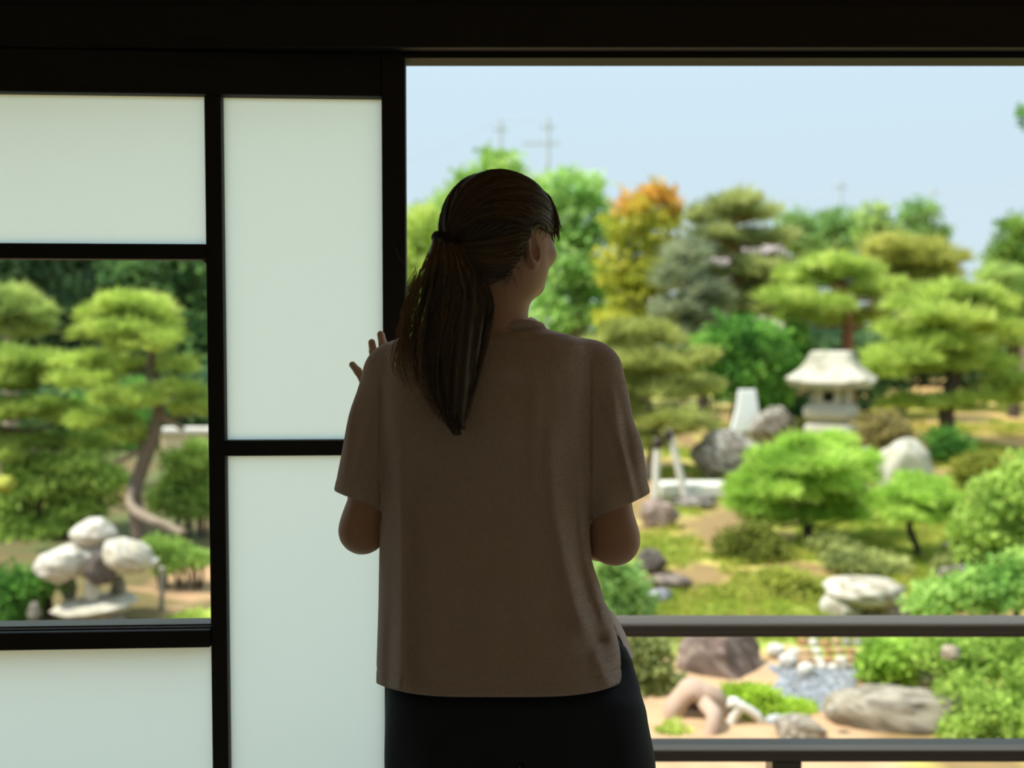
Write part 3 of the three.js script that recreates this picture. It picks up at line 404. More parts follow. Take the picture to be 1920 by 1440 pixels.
shrub('fine-leaved green bush spreading along the top rail at the right', [[1850, 1105, 70, 44], [1780, 1120, 60, 34], [1910, 1090, 50, 60], [1740, 1135, 40, 24]], 6.8, ['#7aac50', '#9cc860', '#bade7a'].map(C), 0.085);
shrub('green bush between the two rails at the right border', [[1830, 1240, 70, 44], [1900, 1225, 50, 50], [1760, 1225, 50, 36], [1870, 1345, 70, 44, -0.5], [1930, 1310, 60, 60, -0.4], [1810, 1300, 50, 34, -0.3], [1800, 1370, 40, 24, -0.5]], 5.9, PAL.fresh, 0.08);
shrub('feathery bright green bush hanging below the top rail near the cobbles', [[1665, 1225, 52, 36], [1640, 1255, 34, 34], [1680, 1265, 34, 30], [1720, 1215, 40, 26]], 6.2, PAL.spring, 0.075);
shrub('pale green bush below her elbow at the left of the opening', [[1160, 1090, 50, 40], [1180, 1125, 44, 40], [1140, 1135, 50, 40], [1130, 1060, 40, 30]], 7.2, ['#8cb864', '#a6cc78', '#bedc8c'].map(C), 0.09);
shrub('green bush between the rails beside her hip', [[1215, 1240, 48, 46], [1235, 1290, 40, 50], [1190, 1300, 50, 50], [1200, 1210, 50, 30]], 6.1, PAL.olive, 0.08);
rock('small white stone added for the pale spot in the gap between the two garden pines', 1612, 1640, 918, 962, { d: 10.4, pale: '#f2f4f6', dark: '#e4e8ec', spot: '#ffffff' });  // stone added to stand in for a pale spot between the pines
rock('small tan stone lying in the moss right of the slim garden pine', 1764, 1802, 1018, 1036, { pale: '#dcc4aa', dark: '#c4a98c' });
rock('dark hollow stone at the foot of the right bush', 1760, 1820, 1060, 1092, { d: 7.8, pale: '#6b5c48', dark: '#564a3c' });
// ---- between the rails
rock('big dark brown sloping rock below the top rail beside her hip', 1252, 1442, 1176, 1350, { d: 6.5, pale: '#8b7568', dark: '#6f5c52', spot: '#b5a396', cuts: 9, rough: 0.3, tilt: 0.12 });
{
  const d = 5.7, q = (x, y, dz = 0) => P(x, y, d + dz), base = hit(1310, 1380), m = std({ color: C('#b39a86') }), t = thing('root_stump', 'arched brown root stump between the rails at the left', 'stump', base);
  part(t, 'root', rel(tube([q(1258, 1380), q(1268, 1325), q(1298, 1295), q(1330, 1310)], [0.05, 0.06, 0.075, 0.06], 6, 9, 0.4), base), m);
  part(t, 'root', rel(tube([q(1298, 1295), q(1335, 1310), q(1352, 1345), q(1352, 1380)], [0.07, 0.07, 0.05, 0.05], 6, 9, 0.4), base), m); part(t, 'root', rel(tube([q(1320, 1312), q(1338, 1345, -0.2), q(1330, 1385, -0.25)], [0.05, 0.045, 0.045], 6, 9, 0.4), base), m);
  part(t, 'heart', rel(rockGeo(33, 46 / F * d, 48 / F * d, 0.12, { pale: '#7c6556', dark: '#665142' }).translate(q(1302, 1342, 0.15).x, q(1302, 1342, 0.15).y, q(1302, 1342, 0.15).z), base), stoneMat);
  const m2 = std({ color: C('#d9d5c8') }), b2 = hit(1385, 1378), w = thing('driftwood', 'bleached forked driftwood standing beside the root stump', 'driftwood', b2), e = 5.6, z = (x, y) => P(x, y, e);
  part(w, 'limb', rel(tube([z(1362, 1380), z(1375, 1345), z(1384, 1322), z(1366, 1316)], [0.028, 0.03, 0.034, 0.03], 6, 8, 0.3), b2), m2); part(w, 'limb', rel(tube([z(1384, 1320), z(1410, 1335), z(1425, 1352), z(1422, 1370)], [0.03, 0.028, 0.026, 0.02], 6, 8, 0.3), b2), m2);
}
shrub('rounded cushion of bright green moss behind the driftwood', [[1402, 1312, 58, 30], [1460, 1328, 50, 20], [1502, 1330, 30, 14]], 5.8, ['#8bb32c', '#a2c83a', '#b6d850'].map(C), 0.05, { name: 'moss_cushion', category: 'moss', dens: 1.6 });
shrub('small tuft of yellow-green moss at the foot of the root stump', [[1262, 1370, 34, 16], [1240, 1378, 20, 10]], 5.5, PAL.lime, 0.05, { name: 'moss_cushion', category: 'moss' });
rock('long flat weathered grey rock lying above the lower rail', 1530, 1800, 1272, 1400, { d: 5.6, pale: '#b5ab94', dark: '#8a816e', spot: '#cfc8b4', flatTop: 0.5, cuts: 6, rough: 0.34, deep: 0.4, name: 'flat_rock' });
rock('low brown grey rock at the left end of the long flat rock', 1452, 1545, 1336, 1396, { d: 5.42, pale: '#a79a84', dark: '#857a68', flatTop: 0.6 });
rock('small round pebble resting on the edge of the long flat rock', 1550, 1572, 1322, 1344, { d: 5.45, pale: '#e0d2bc', cuts: 1, rough: 0.1 });
rock('pale grey stone in the moss between driftwood and flat rock', 1436, 1472, 1340, 1362, { d: 5.6, pale: '#cfd2d2', dark: '#b4b8b8' });
rock('sandy boulder under the feathery bush at the right', 1690, 1760, 1255, 1312, { d: 6.2, pale: '#cfc4aa', dark: '#a89c80' });
rock('pale brown stone among the right bush leaves', 1765, 1800, 1210, 1238, { d: 5.7, pale: '#c9b49c', dark: '#a9937c' });
{ // cobbles of the dry stream bank, one by one
  const kinds = [['tan', '#d9b88e', '#c09a70'], ['white', '#f1ece0', '#dcd5c6'], ['orange-brown', '#cf9d70', '#b5845a'], ['grey', '#b9b3a8', '#9a948a']], geos = kinds.map(([, a, b], k) => rockGeo(70 + k * 3.3, 1, 0.72, 0.9, { pale: a, dark: b, spot: a, cuts: 2, rough: 0.14, detail: 8 })), spots = [];
  for (let r = 0; r < 5; r++) for (let i = 0; i < 7; i++) spots.push([1502 + i * 20 + (r % 2) * 9 + rr(-2, 2) - r * 5, 1196 + r * 15 + rr(-2, 2)]);
  const where = ['in the topmost row just under the top rail', 'in the second row under the top rail', 'in the middle row of the bank', 'in the fourth row of the bank', 'in the lowest row beside the gravel'];
  spots.forEach(([x, y], i) => { const k = Math.floor(rnd() * 4), p = hit(x, y), s = rr(9.5, 11.5) / F * p.d, m = shade(new THREE.Mesh(geos[k], stoneMat)); m.name = numbered('cobblestone'); m.position.copy(p).add(V(0, s * 0.5, 0)); m.scale.set(s * rr(0.9, 1.05), s, s); m.rotation.y = rr(0, 6); scene.add(m); tag(m, `${kinds[k][0]} cobblestone, ${['first', 'second', 'third', 'fourth', 'fifth', 'sixth', 'seventh'][i % 7]} from the left ${where[Math.floor(i / 7)]}`, 'cobblestone', 'cobbles of the stream bank'); });
  for (const [x, y, l] of [[1455, 1222, 'lone white stone left of the cobbles under the top rail'], [1512, 1258, 'bright white stone at the head of the gravel'], [1478, 1240, 'small cream stone between the lone white stone and the gravel']]) rock(l, x - 17, x + 17, y - 16, y + 14, { pale: '#f0ede4', dark: '#dcd8cc', cuts: 3, rough: 0.15 });
  const g = rockGeo(5, 1, 0.7, 1, { detail: 4, cuts: 0, pale: '#ffffff', dark: '#dddddd', spot: '#ffffff' }), N = 1500, im = shade(new THREE.InstancedMesh(g, stoneMat, N)); im.name = 'gravel';
  for (let i = 0; i < N; i++) { const u = rnd(), v = rnd(), y = 1250 + 85 * v, x = lerp(1440 + 20 * Math.sin(v * 5), 1615 - 30 * v, u), p = hit(x, y), s = rr(0.012, 0.026); im.setMatrixAt(i, mtx.compose(p, qt.setFromEuler(eu.set(rr(0, 1), rr(0, 6), 0)), V(s, s, s))); im.setColorAt(i, C(['#a9b0b6', '#8f979e', '#c3c8cb', '#9a9c9c'][i % 4])); }
  scene.add(im); tag(im, 'bluish grey gravel of the dry stream between the cobbles and the flat rock', 'gravel', null, 'stuff');
}
{ // short grass on the lawns
  const blade = cluster(12, 1, 0.07, 0.5, 0.55), spots = []; let tries = 0;
  while (spots.length < 14000 && tries++ < 60000) { const z = -rr(6.8, 20), x = rr(-0.62, 0.62) * -z * 0.95; const n = fbm(x * 0.7, 3, z * 0.7), m = fbm(x * 2.7, 9, z * 2.7); if (n + 0.4 * m < -0.1 || x < -1.2) continue; spots.push(V(x, ground(x, z), z)); }
  const im = shade(new THREE.InstancedMesh(blade, leafMat, spots.length)); im.name = 'lawn_grass'; spots.forEach((p, i) => { const s = rr(0.05, 0.1); im.setMatrixAt(i, mtx.compose(p, qt.setFromEuler(eu.set(0, rr(0, 6), 0)), V(s, s * 0.9, s))); im.setColorAt(i, C(['#9fb344', '#b4bd55', '#8da23c', '#c3b95e'][i % 4]).multiplyScalar(rr(0.85, 1.1))); });
  scene.add(im); tag(im, 'short yellow-green grass and moss covering the garden lawn', 'grass', null, 'stuff');
}

// ------------------------------------------------------------------ the view through the clear pane
for (const [label, d, x, blobs, pal] of [
  ['dark dense tree behind the left of the clear pane', 19, 60, [[30, 500, 110, 70], [90, 560, 80, 60], [0, 620, 90, 80], [70, 440, 120, 70], [-90, 520, 100, 100]], PAL.dark],
  ['bluish dark tree behind the middle of the clear pane', 20, 180, [[150, 560, 80, 80], [200, 480, 100, 80], [130, 650, 100, 80], [230, 620, 80, 80]], ['#3c6050', '#587c60', '#789c74'].map(C)],
  ['mid green tree behind the right of the clear pane', 18.5, 330, [[300, 510, 90, 60], [370, 580, 80, 70], [350, 670, 90, 80], [400, 480, 80, 80], [290, 590, 70, 60], [430, 600, 60, 90], [490, 520, 80, 80], [540, 600, 80, 90], [480, 680, 90, 80]], ['#406a38', '#5f8a48', '#80a85c'].map(C)],
]) broad(label, d, [[x, 760], [x, 600]], [0.25, 0.15], blobs, pal, 0.34, { dens: 1.3 });
for (const [label, x, y, w, h, d, pal] of [['dark hedge bush low behind the left garden pines', 60, 790, 140, 90, 16, PAL.dark], ['green hedge bush low behind the curved pine trunk', 230, 800, 130, 80, 16, PAL.deep], ['hedge bush low at the right border of the clear pane', 420, 770, 150, 90, 16, PAL.dark], ['shaded undergrowth behind the mushroom-shaped lantern', 100, 960, 150, 70, 11.5, PAL.brown]]) shrub(label, [[x, y, w, h], [x - w * 0.5, y + 15, w * 0.6, h * 0.8], [x + w * 0.5, y + 15, w * 0.6, h * 0.8]], d, pal, 0.22, { name: 'hedge_bush' });
pine('cloud-pruned pine with a curved leaning trunk seen through the clear pane', 9.4, [[262, 1000], [252, 925], [268, 870], [292, 800], [298, 745], [282, 690], [290, 650]], [0.075, 0.07, 0.075, 0.07, 0.055, 0.05, 0.03], [[250, 575, 52, 22], [205, 598, 50, 20], [295, 595, 42, 24], [245, 620, 60, 20, -0.2], [190, 625, 40, 16], [310, 625, 30, 18], [265, 645, 50, 18, -0.3], [335, 690, 32, 18], [170, 680, 50, 16, 0.3], [160, 720, 54, 18], [235, 690, 26, 12], [325, 735, 54, 14], [240, 750, 56, 18, -0.2], [365, 770, 40, 18], [190, 790, 46, 14], [240, 820, 34, 12]], PAL.lime, 0.1, { mat: bark.grey, limbs: [[[[247, 915, -0.05], [244, 945, -0.2], [270, 968, -0.3], [312, 985, -0.35], [345, 1000, -0.4]], [0.04, 0.042, 0.045, 0.04, 0.03]], [[[292, 770], [318, 790], [345, 805]], [0.035, 0.03, 0.02]], [[[280, 840], [250, 852], [215, 868]], [0.035, 0.03, 0.02]], [[[298, 660], [306, 640], [305, 620]], [0.035, 0.03, 0.02]]] });
pine('rounded pine with a pale trunk at the left border of the clear pane', 12, [[20, 760], [18, 660], [10, 610]], [0.1, 0.09, 0.05], [[40, 585, 48, 22], [5, 560, 50, 22], [55, 605, 34, 18], [-20, 595, 50, 22], [30, 625, 40, 12]], ['#8ca852', '#aac464', '#c4d87c'].map(C), 0.13, { mat: bark.pale });
pine('wide olive green pine filling the left of the clear pane', 9.8, [[-30, 960], [-20, 800], [-10, 700]], [0.08, 0.07, 0.04], [[40, 680, 60, 20], [0, 710, 60, 22], [75, 715, 40, 20, 0.2], [60, 770, 70, 18], [0, 775, 60, 20], [120, 785, 46, 14], [40, 830, 60, 16, 0.2], [150, 835, 54, 14, 0.3], [0, 850, 50, 16]], ['#74963c', '#95b44c', '#b2cc62'].map(C), 0.11, { mat: bark.dark });
shrub('low bright bush beneath the curved pine at the right of the pane', [[350, 880, 50, 40], [330, 930, 50, 40], [380, 940, 40, 40], [375, 860, 40, 30]], 9.9, ['#7ca446', '#9cc056', '#b8d670'].map(C), 0.11);
shrub('spreading green undergrowth left of the mushroom-shaped lantern', [[110, 905, 70, 26], [180, 900, 60, 24], [60, 920, 50, 24], [100, 985, 50, 26], [40, 1000, 60, 40], [150, 950, 50, 26], [20, 950, 50, 30], [70, 875, 60, 26], [150, 868, 60, 24]], 9.9, PAL.fresh, 0.12);
shrub('small leafy plant right of the mushroom-shaped lantern', [[305, 1030, 44, 24], [340, 1050, 36, 20], [310, 1060, 24, 18], [370, 1045, 28, 18]], 8.2, ['#80a84c', '#a0c45c', '#bad872'].map(C), 0.08);
shrub('dark green leaves in the lower left corner of the clear pane', [[40, 1100, 60, 34], [20, 1150, 60, 40], [90, 1090, 34, 26]], 7.4, PAL.deep, 0.09);
shrub('flat patch of yellow-green moss in the lower right of the clear pane', [[365, 1165, 50, 14], [330, 1172, 30, 10]], 7.3, PAL.lime, 0.06, { name: 'moss_cushion', category: 'moss' });
rock('pale flat stone among the left pine pads', 60, 118, 828, 862, { d: 10.6, pale: '#efe6da', dark: '#d6c6b6' });
rock('yellow-green mossy stone at the left border of the pane', -20, 32, 892, 922, { d: 9.2, pale: '#cdd04e', dark: '#b5ba44', spot: '#d8da6a' });
rock('grey rounded stone at the bottom left by the lantern foot', 52, 76, 1130, 1166, { d: 7.2, pale: '#9a9484' });
{ const a = hit(303, 1146), b = P(304, 1068, a.d), t = thing('thin_stake', 'thin upright grey stake right of the mushroom-shaped lantern', 'stake', a); part(t, 'pole', rel(tube([a, b], [0.022, 0.02], 5, 8), a), std({ color: C('#8a8578') })); part(t, 'cap', rel(new THREE.SphereGeometry(0.026, 10, 8).translate(b.x, b.y, b.z), a), std({ color: C('#9a9588') })); }
{ // low cream garden wall with a tiled top, at the right of the pane
  const a = P(306, 838, 14), b = P(460, 840, 14), g = ground(a.x, a.z), t = thing('garden_wall', 'low cream garden wall with a pale coping behind the curved trunk', 'wall', V(a.x, g, a.z)); const w = b.x - a.x, h = P(306, 812, 14).y - g; part(t, 'body', box(w, h, 0.2, 0.01).translate(w / 2, h / 2, 0), std({ color: C('#e6cfa6') })); part(t, 'coping', box(w + 0.05, 0.08, 0.32, 0.02).translate(w / 2, h + 0.04, 0), std({ color: C('#cfc9bc') }));
}
{ // the lantern stacked from natural stones
  const d = 7.3, s = d / F, base = hit(180, 1190), t = thing('mushroom_lantern', 'mushroom-shaped lantern stacked from pale natural stones beyond the clear pane', 'lantern', base), W = { pale: '#e9e4d4', dark: '#cdc6b2', spot: '#fbf8ee', cuts: 2, rough: 0.16 };
  const st = (name, x, y, rx, ry, rz, o, dz = 0, tilt = 0, sd = rockSeed++) => { const c = P(x, y, d + dz); part(t, name, rel(rockGeo(sd * 1.71, rx * s, ry * s, rz * s, o).rotateZ(tilt).translate(c.x, c.y, c.z), base), stoneMat); };
  st('jewel_stone', 177, 999, 43, 27, 36, W, 0.05, 0.12); st('cap_stone', 122, 1056, 54, 33, 50, W, -0.02, 0.25); st('cap_stone', 236, 1042, 52, 31, 46, { ...W, pale: '#e6dcc2' }, -0.02, -0.25); st('cap_stone', 180, 1048, 50, 34, 55, { ...W, pale: '#cfc6b4' }, 0.1); st('recess_shade_stone', 190, 1064, 30, 32, 20, { pale: '#675d55', dark: '#564d46', spot: '#7c7168', cuts: 4, rough: 0.2 }, -0.12); st('side_stone', 282, 1054, 16, 12, 14, W);  // the dark stone paints the shade of the recess under the cap
  st('firebox_post', 174, 1106, 14, 26, 14, { ...W, cuts: 1, rough: 0.08 }, -0.05); st('firebox_post', 130, 1104, 12, 26, 14, { pale: '#8d8570', dark: '#736b58', cuts: 1 }, 0.15); st('firebox_post', 222, 1104, 14, 26, 14, { pale: '#8d8570', dark: '#736b58', cuts: 1 }, 0.15);
  st('platform_stone', 180, 1134, 78, 16, 66, { ...W, flatTop: 0.5, cuts: 1, pale: '#dcd3b8' }, 0, 0.09); st('base_stone', 183, 1172, 50, 28, 44, { ...W, pale: '#d6c6a4' });
}

// ------------------------------------------------------------------ the woman
{
  const D = 1.64, foot = V(P(965, 720, D).x, 0, -1.66);
  const person = thing('person', 'woman with a long brown ponytail in a loose short-sleeved tee, seen from behind looking right', 'person', foot);
  const S = D / F, J = (x, y, d = D) => P(x, y, d);
  const skinMat = new THREE.MeshPhysicalMaterial({ vertexColors: true, roughness: 0.55, specularIntensity: 0.6 });
  // head frame
  const yaw = 43 * Math.PI / 180, f = V(Math.sin(yaw), 0, -Math.cos(yaw)), r = V(-f.z, 0, f.x), HC = J(946, 444, 1.60);
  const HA = 0.94, HU = 0.86, loc = (x, y, z) => { const dx = x - HC.x, dy = y - HC.y, dz = z - HC.z; return [(dx * f.x + dz * f.z) / HA, dy / HU, (dx * r.x + dz * r.z) / HA]; };
  const glo = (a, u, b) => V(HC.x + (f.x * a + r.x * b) * HA, HC.y + u * HU, HC.z + (f.z * a + r.z * b) * HA);
  // a: forward, u: up, b: to her right
  const earSdf = (a, u, b) => { const s = b > 0 ? 1 : -1, q = (a + 0.012) * 0.96 + (u + 0.03) * 0.2, w = u + 0.032, o = s * b - 0.0715 - 0.25 * Math.max(0, -q); const disc = ell(q, w, o, 0.0155, 0.0275, 0.006), rim = Math.hypot(Math.hypot(q / 0.6, w) - 0.0235, o - 0.006) - 0.0042, lobe = ell(q - 0.003, w + 0.026, o - 0.002, 0.008, 0.008, 0.0055), bowl = ell(q - 0.003, w + 0.003, o - 0.006, 0.009, 0.014, 0.006); return smax(smin(smin(disc, rim, 0.006), lobe, 0.006), -bowl, 0.004); };
  const head = (x, y, z) => {
    const [a, u, b] = loc(x, y, z), ab = Math.abs(b);
    let d = ell(a + 0.012, u - 0.022, b, 0.092, 0.085, 0.074); // skull
    d = smin(d, ell(a - 0.032, u + 0.03, b, 0.057, 0.078, 0.062), 0.035); // face
    d = smin(d, ell(a - 0.052, u + 0.093, b, 0.036, 0.026, 0.034), 0.03); // chin
    d = smin(d, ell(a - 0.012, u + 0.072, ab - 0.046, 0.034, 0.034, 0.018), 0.03); // jaw angle
    d = smin(d, ell(a - 0.064, u + 0.032, ab - 0.036, 0.022, 0.020, 0.022), 0.02); // cheek
    d = smin(d, ell(a - 0.087, u - 0.012, b, 0.011, 0.013, 0.046), 0.02); // brow
    d = smin(d, cone(V(0.092, 0.0, 0), V(0.110, -0.036, 0), 0.006, 0.010)(a, u, b), 0.014); d = smin(d, ell(a - 0.1, u + 0.041, ab - 0.010, 0.009, 0.007, 0.007), 0.008); // nose
    d = smax(d, -ell(a - 0.094, u + 0.006, ab - 0.031, 0.014, 0.011, 0.017), 0.014); // eye sockets
    d = smin(d, ell(a - 0.079, u + 0.006, ab - 0.031, 0.0135, 0.0105, 0.0145), 0.004); // lids
    d = smin(d, ell(a - 0.090, u + 0.064, b, 0.008, 0.0045, 0.021), 0.006); d = smin(d, ell(a - 0.088, u + 0.0735, b, 0.009, 0.005, 0.018), 0.005); // lips
    d = smin(d, earSdf(a, u, b), 0.005);
    const nk = cone(J(930, 640, 1.625), HC.clone().add(V(0, -0.05, 0)).addScaledVector(f, -0.02), 0.056, 0.05)(x, y, z);
    return smin(d * HU, nk, 0.03);
  };
  // hands: chains of joints
  const chain = (pts, rad) => { const c = []; for (let i = 0; i < pts.length - 1; i++) c.push(cone(pts[i], pts[i + 1], rad[i], rad[i + 1])); return (x, y, z) => { let d = 9; for (const q of c) d = smin(d, q(x, y, z), 0.004); return d; }; };
  const dh = 1.955, LW = J(742, 800, 1.90), K = (x, y, d = dh) => J(x, y, d);
  const lf = [chain([K(696, 738), K(681, 712, dh - 0.012), K(671, 696, dh - 0.006), K(661, 684, dh + 0.004)], [0.0095, 0.0085, 0.008, 0.0072]), chain([K(712, 716), K(704, 682, dh - 0.012), K(700, 660, dh - 0.006), K(697, 642, dh + 0.004)], [0.0098, 0.0088, 0.0082, 0.0074]), chain([K(730, 706), K(722, 668, dh - 0.012), K(718, 645, dh - 0.006), K(714, 627, dh + 0.004)], [0.0105, 0.0092, 0.0086, 0.0078]), chain([K(750, 708), K(752, 676, dh - 0.016), K(750, 660, dh - 0.01), K(747, 648, dh)], [0.0102, 0.009, 0.0085, 0.0076]), chain([K(756, 770, dh - 0.02), K(776, 742, dh - 0.018), K(786, 718, dh), K(786, 700, dh + 0.012)], [0.013, 0.0115, 0.010, 0.0085])];
  const palm = [cone(K(742, 778, dh - 0.022), K(699, 742, dh - 0.004), 0.018, 0.013), cone(K(744, 778, dh - 0.022), K(713, 722, dh - 0.004), 0.019, 0.013), cone(K(746, 776, dh - 0.022), K(731, 712, dh - 0.004), 0.019, 0.0135), cone(K(750, 776, dh - 0.022), K(750, 714, dh - 0.004), 0.018, 0.013), cone(LW, K(744, 772, dh - 0.02), 0.024, 0.021)];
  const leftHand = (x, y, z) => { let d = 9; for (const p of palm) d = smin(d, p(x, y, z), 0.012); for (const c of lf) d = smin(d, c(x, y, z), 0.005); return d; };
  const RW = J(1062, 985, 1.86), rq = (x, y, d) => J(x, y, d);
  const rf = [0, 1, 2, 3].map((k) => chain([rq(1012 - k * 1, 962 + k * 19, 1.93), rq(978 - k * 2 + (k === 3 ? 10 : 0), 958 + k * 19, 1.955), rq(962 + (k === 3 ? 10 : 0), 962 + k * 19, 1.94), rq(958 + (k === 3 ? 10 : 0), 968 + k * 18, 1.92)], [0.0102 - k * 0.0005, 0.009 - k * 0.0004, 0.0085 - k * 0.0004, 0.0076 - k * 0.0003]));
  rf.push(chain([rq(1045, 960, 1.88), rq(1026, 940, 1.9), rq(1006, 932, 1.91), rq(992, 932, 1.915)], [0.013, 0.0115, 0.010, 0.0085]));
  const rpalm = [0, 1, 2, 3].map((k) => cone(rq(1052, 978 + k * 7, 1.87), rq(1014 - k, 963 + k * 19, 1.928), 0.018, 0.013)); rpalm.push(cone(RW, rq(1050, 984, 1.875), 0.023, 0.021));
  const rightHand = (x, y, z) => { let d = 9; for (const p of rpalm) d = smin(d, p(x, y, z), 0.012); for (const c of rf) d = smin(d, c(x, y, z), 0.005); return d; };
  // trunk, arms, legs
  const EL = J(680, 994, 1.68), ER = J(1152, 1012, 1.665), SL = J(758, 690, 1.665), SR = J(1104, 690, 1.668);
  const bones = [cone(J(925, 700, 1.65), J(925, 640, 1.635), 0.075, 0.06), cone(SL, EL, 0.046, 0.036), cone(SR, ER, 0.046, 0.038), cone(EL, EL.clone().lerp(LW, 0.3), 0.034, 0.038), cone(EL.clone().lerp(LW, 0.3), LW, 0.039, 0.024), cone(ER, ER.clone().lerp(RW, 0.3), 0.037, 0.039), cone(ER.clone().lerp(RW, 0.3), RW, 0.039, 0.023)];
  const hipL = J(885, 1345, 1.66), hipR = J(1065, 1345, 1.66), kneeL = V(hipL.x - 0.01, 0.47, -1.66), kneeR = V(hipR.x + 0.02, 0.47, -1.68), ankL = V(hipL.x - 0.015, 0.08, -1.63), ankR = V(hipR.x + 0.03, 0.08, -1.65);
  bones.push(cone(hipL, kneeL, 0.085, 0.058), cone(kneeL, ankL, 0.056, 0.036), cone(hipR, kneeR, 0.085, 0.058), cone(kneeR, ankR, 0.056, 0.036));
  for (const k of [ankL, ankR]) bones.push(cone(V(k.x, 0.035, k.z + 0.04), V(k.x, 0.03, k.z - 0.12), 0.032, 0.026), cone(V(k.x, 0.022, k.z - 0.12), V(k.x, 0.018, k.z - 0.18), 0.03, 0.016));
  const T1 = J(925, 760, 1.66), T2 = J(950, 1330, 1.665);
  const body = (x, y, z) => {
    let d = ell(x - T1.x, y - T1.y - 0.0, z - T1.z, 0.15, 0.17, 0.085); d = smin(d, ell(x - T1.x, y - T1.y + 0.2, z - T1.z, 0.125, 0.2, 0.078), 0.06); d = smin(d, ell(x - T2.x, y - T2.y - 0.03, z - T2.z, 0.175, 0.14, 0.105), 0.06);
    for (const b of bones) d = smin(d, b(x, y, z), 0.03); return d;
  };
  const paint = (g, fn) => { const p = g.attributes.position, col = []; for (let i = 0; i < p.count; i++) { const c = fn(p.getX(i), p.getY(i), p.getZ(i)); col.push(c.r, c.g, c.b); } g.setAttribute('color', new THREE.Float32BufferAttribute(col, 3)); return g; };
  const skin = new THREE.Color().setRGB(0.56, 0.335, 0.25), lip = new THREE.Color().setRGB(0.5, 0.2, 0.18), browC = new THREE.Color().setRGB(0.12, 0.07, 0.045);
  const around = (pts, m) => { const lo = [9, 9, 9], hi = [-9, -9, -9]; for (const p of pts) p.toArray().forEach((v, i) => { lo[i] = Math.min(lo[i], v - m); hi[i] = Math.max(hi[i], v + m); }); return [lo, hi]; };
  const hb = around([HC], 0.15), lh = around([K(650, 612), K(800, 812, 1.9)], 0.035), rh = around([rq(940, 925, 1.97), rq(1075, 1045, 1.84)], 0.03);
  const bodyG = nets(body, [SL.x - 0.2, -0.01, -2.0], [SR.x + 0.2, J(925, 600).y, -1.42], 0.0075), headG = nets(head, [HC.x - 0.14, HC.y - 0.21, HC.z - 0.14], [HC.x + 0.14, HC.y + 0.125, HC.z + 0.14], 0.0026);
  const skinC = () => skin;
  paint(bodyG, skinC); paint(headG, (x, y, z) => { const [a, u, b] = loc(x, y, z); if (a > 0.07 && Math.abs(b) < 0.024 && u < -0.058 && u > -0.080) return lip; if (a > 0.07 && Math.abs(Math.abs(b) - 0.032) < 0.02 && u > 0.010 && u < 0.018) return browC; return skin; });
  const lhG = paint(nets(leftHand, ...lh, 0.0026), skinC), rhG = paint(nets(rightHand, ...rh, 0.0026), skinC);
  part(person, 'body', rel(mergeGeometries([bodyG, headG, lhG, rhG]), foot), skinMat);
  for (const s of [-1, 1]) { const c = glo(0.0775, -0.006, s * 0.031), e = part(person, 'eye', rel(new THREE.SphereGeometry(0.0122, 18, 14).translate(c.x, c.y, c.z), foot), std({ color: C('#e8e4de'), roughness: 0.25 })); const q = glo(0.0900, -0.006, s * 0.031); part(e, 'iris', rel(new THREE.SphereGeometry(0.0055, 14, 10).scale(1, 1, 0.35).rotateY(-yaw).translate(q.x, q.y, q.z), foot), std({ color: C('#4a3524'), roughness: 0.15 })); }

  // ---- tee
  const Lx = curveOf([[590, 905], [604, 893], [614, 850], [624, 785], [634, 748], [648, 726], [670, 716], [720, 710], [800, 712], [948, 713], [1100, 710], [1290, 705]]), Rx = curveOf([[590, 985], [602, 992], [612, 1008], [620, 1036], [628, 1072], [640, 1095], [665, 1106], [750, 1108], [970, 1105], [1045, 1109], [1120, 1131], [1160, 1150], [1230, 1166], [1290, 1174]]);
  const Hd = curveOf([[590, 0.045], [612, 0.062], [640, 0.085], [700, 0.105], [800, 0.118], [950, 0.122], [1150, 0.13], [1300, 0.14]]), Zc = curveOf([[590, 1.632], [640, 1.64], [760, 1.65], [950, 1.66], [1300, 1.66]]);
  const pix = (x, y, z) => { const dz = -(z) * CP - (y - EYE) * SP; return [960 + x / D * F, 720 - ((y - EYE) * CP - z * SP * 1 + 0) / D * F + 0, dz]; };
  const px2 = (x, y, z) => { const Y = y - EYE, dep = -z * CP - Y * SP, up = Y * CP - z * SP; return [960 + x / D * F, 720 - (up - 0) / D * F + 0, dep]; };
  // screen-like coordinates on the plane of her back, in the frame's own pixels
  const onBack = (x, y, z) => { const Y = y - EYE, dep = -z * CP - Y * SP, up = Y * CP + (-z) * SP; return [960 + x / dep * F, 720 - up / dep * F, dep]; };
  const hemT = (u) => 1307 - 27 * Math.pow(Math.abs(u - 935) / 232, 4), hemL = (u) => 912 + 37 * Math.pow(clamp((u - 619) / 96, 0, 1), 0.6), hemR = (u) => 915 + 56 * Math.pow(clamp((1228 - u) / 120, 0, 1), 0.7);
  const slA = J(737, 704, 1.665), slB = J(671, 950, 1.675), srA = J(1106, 700, 1.665), srB = J(1165, 958, 1.665);
  const sL = cone(slA, slB, 0.0525, 0.0500), sR = cone(srA, srB, 0.0575, 0.0585);
  const g1 = (u, c, w) => Math.exp(-Math.pow((u - c) / w, 2));
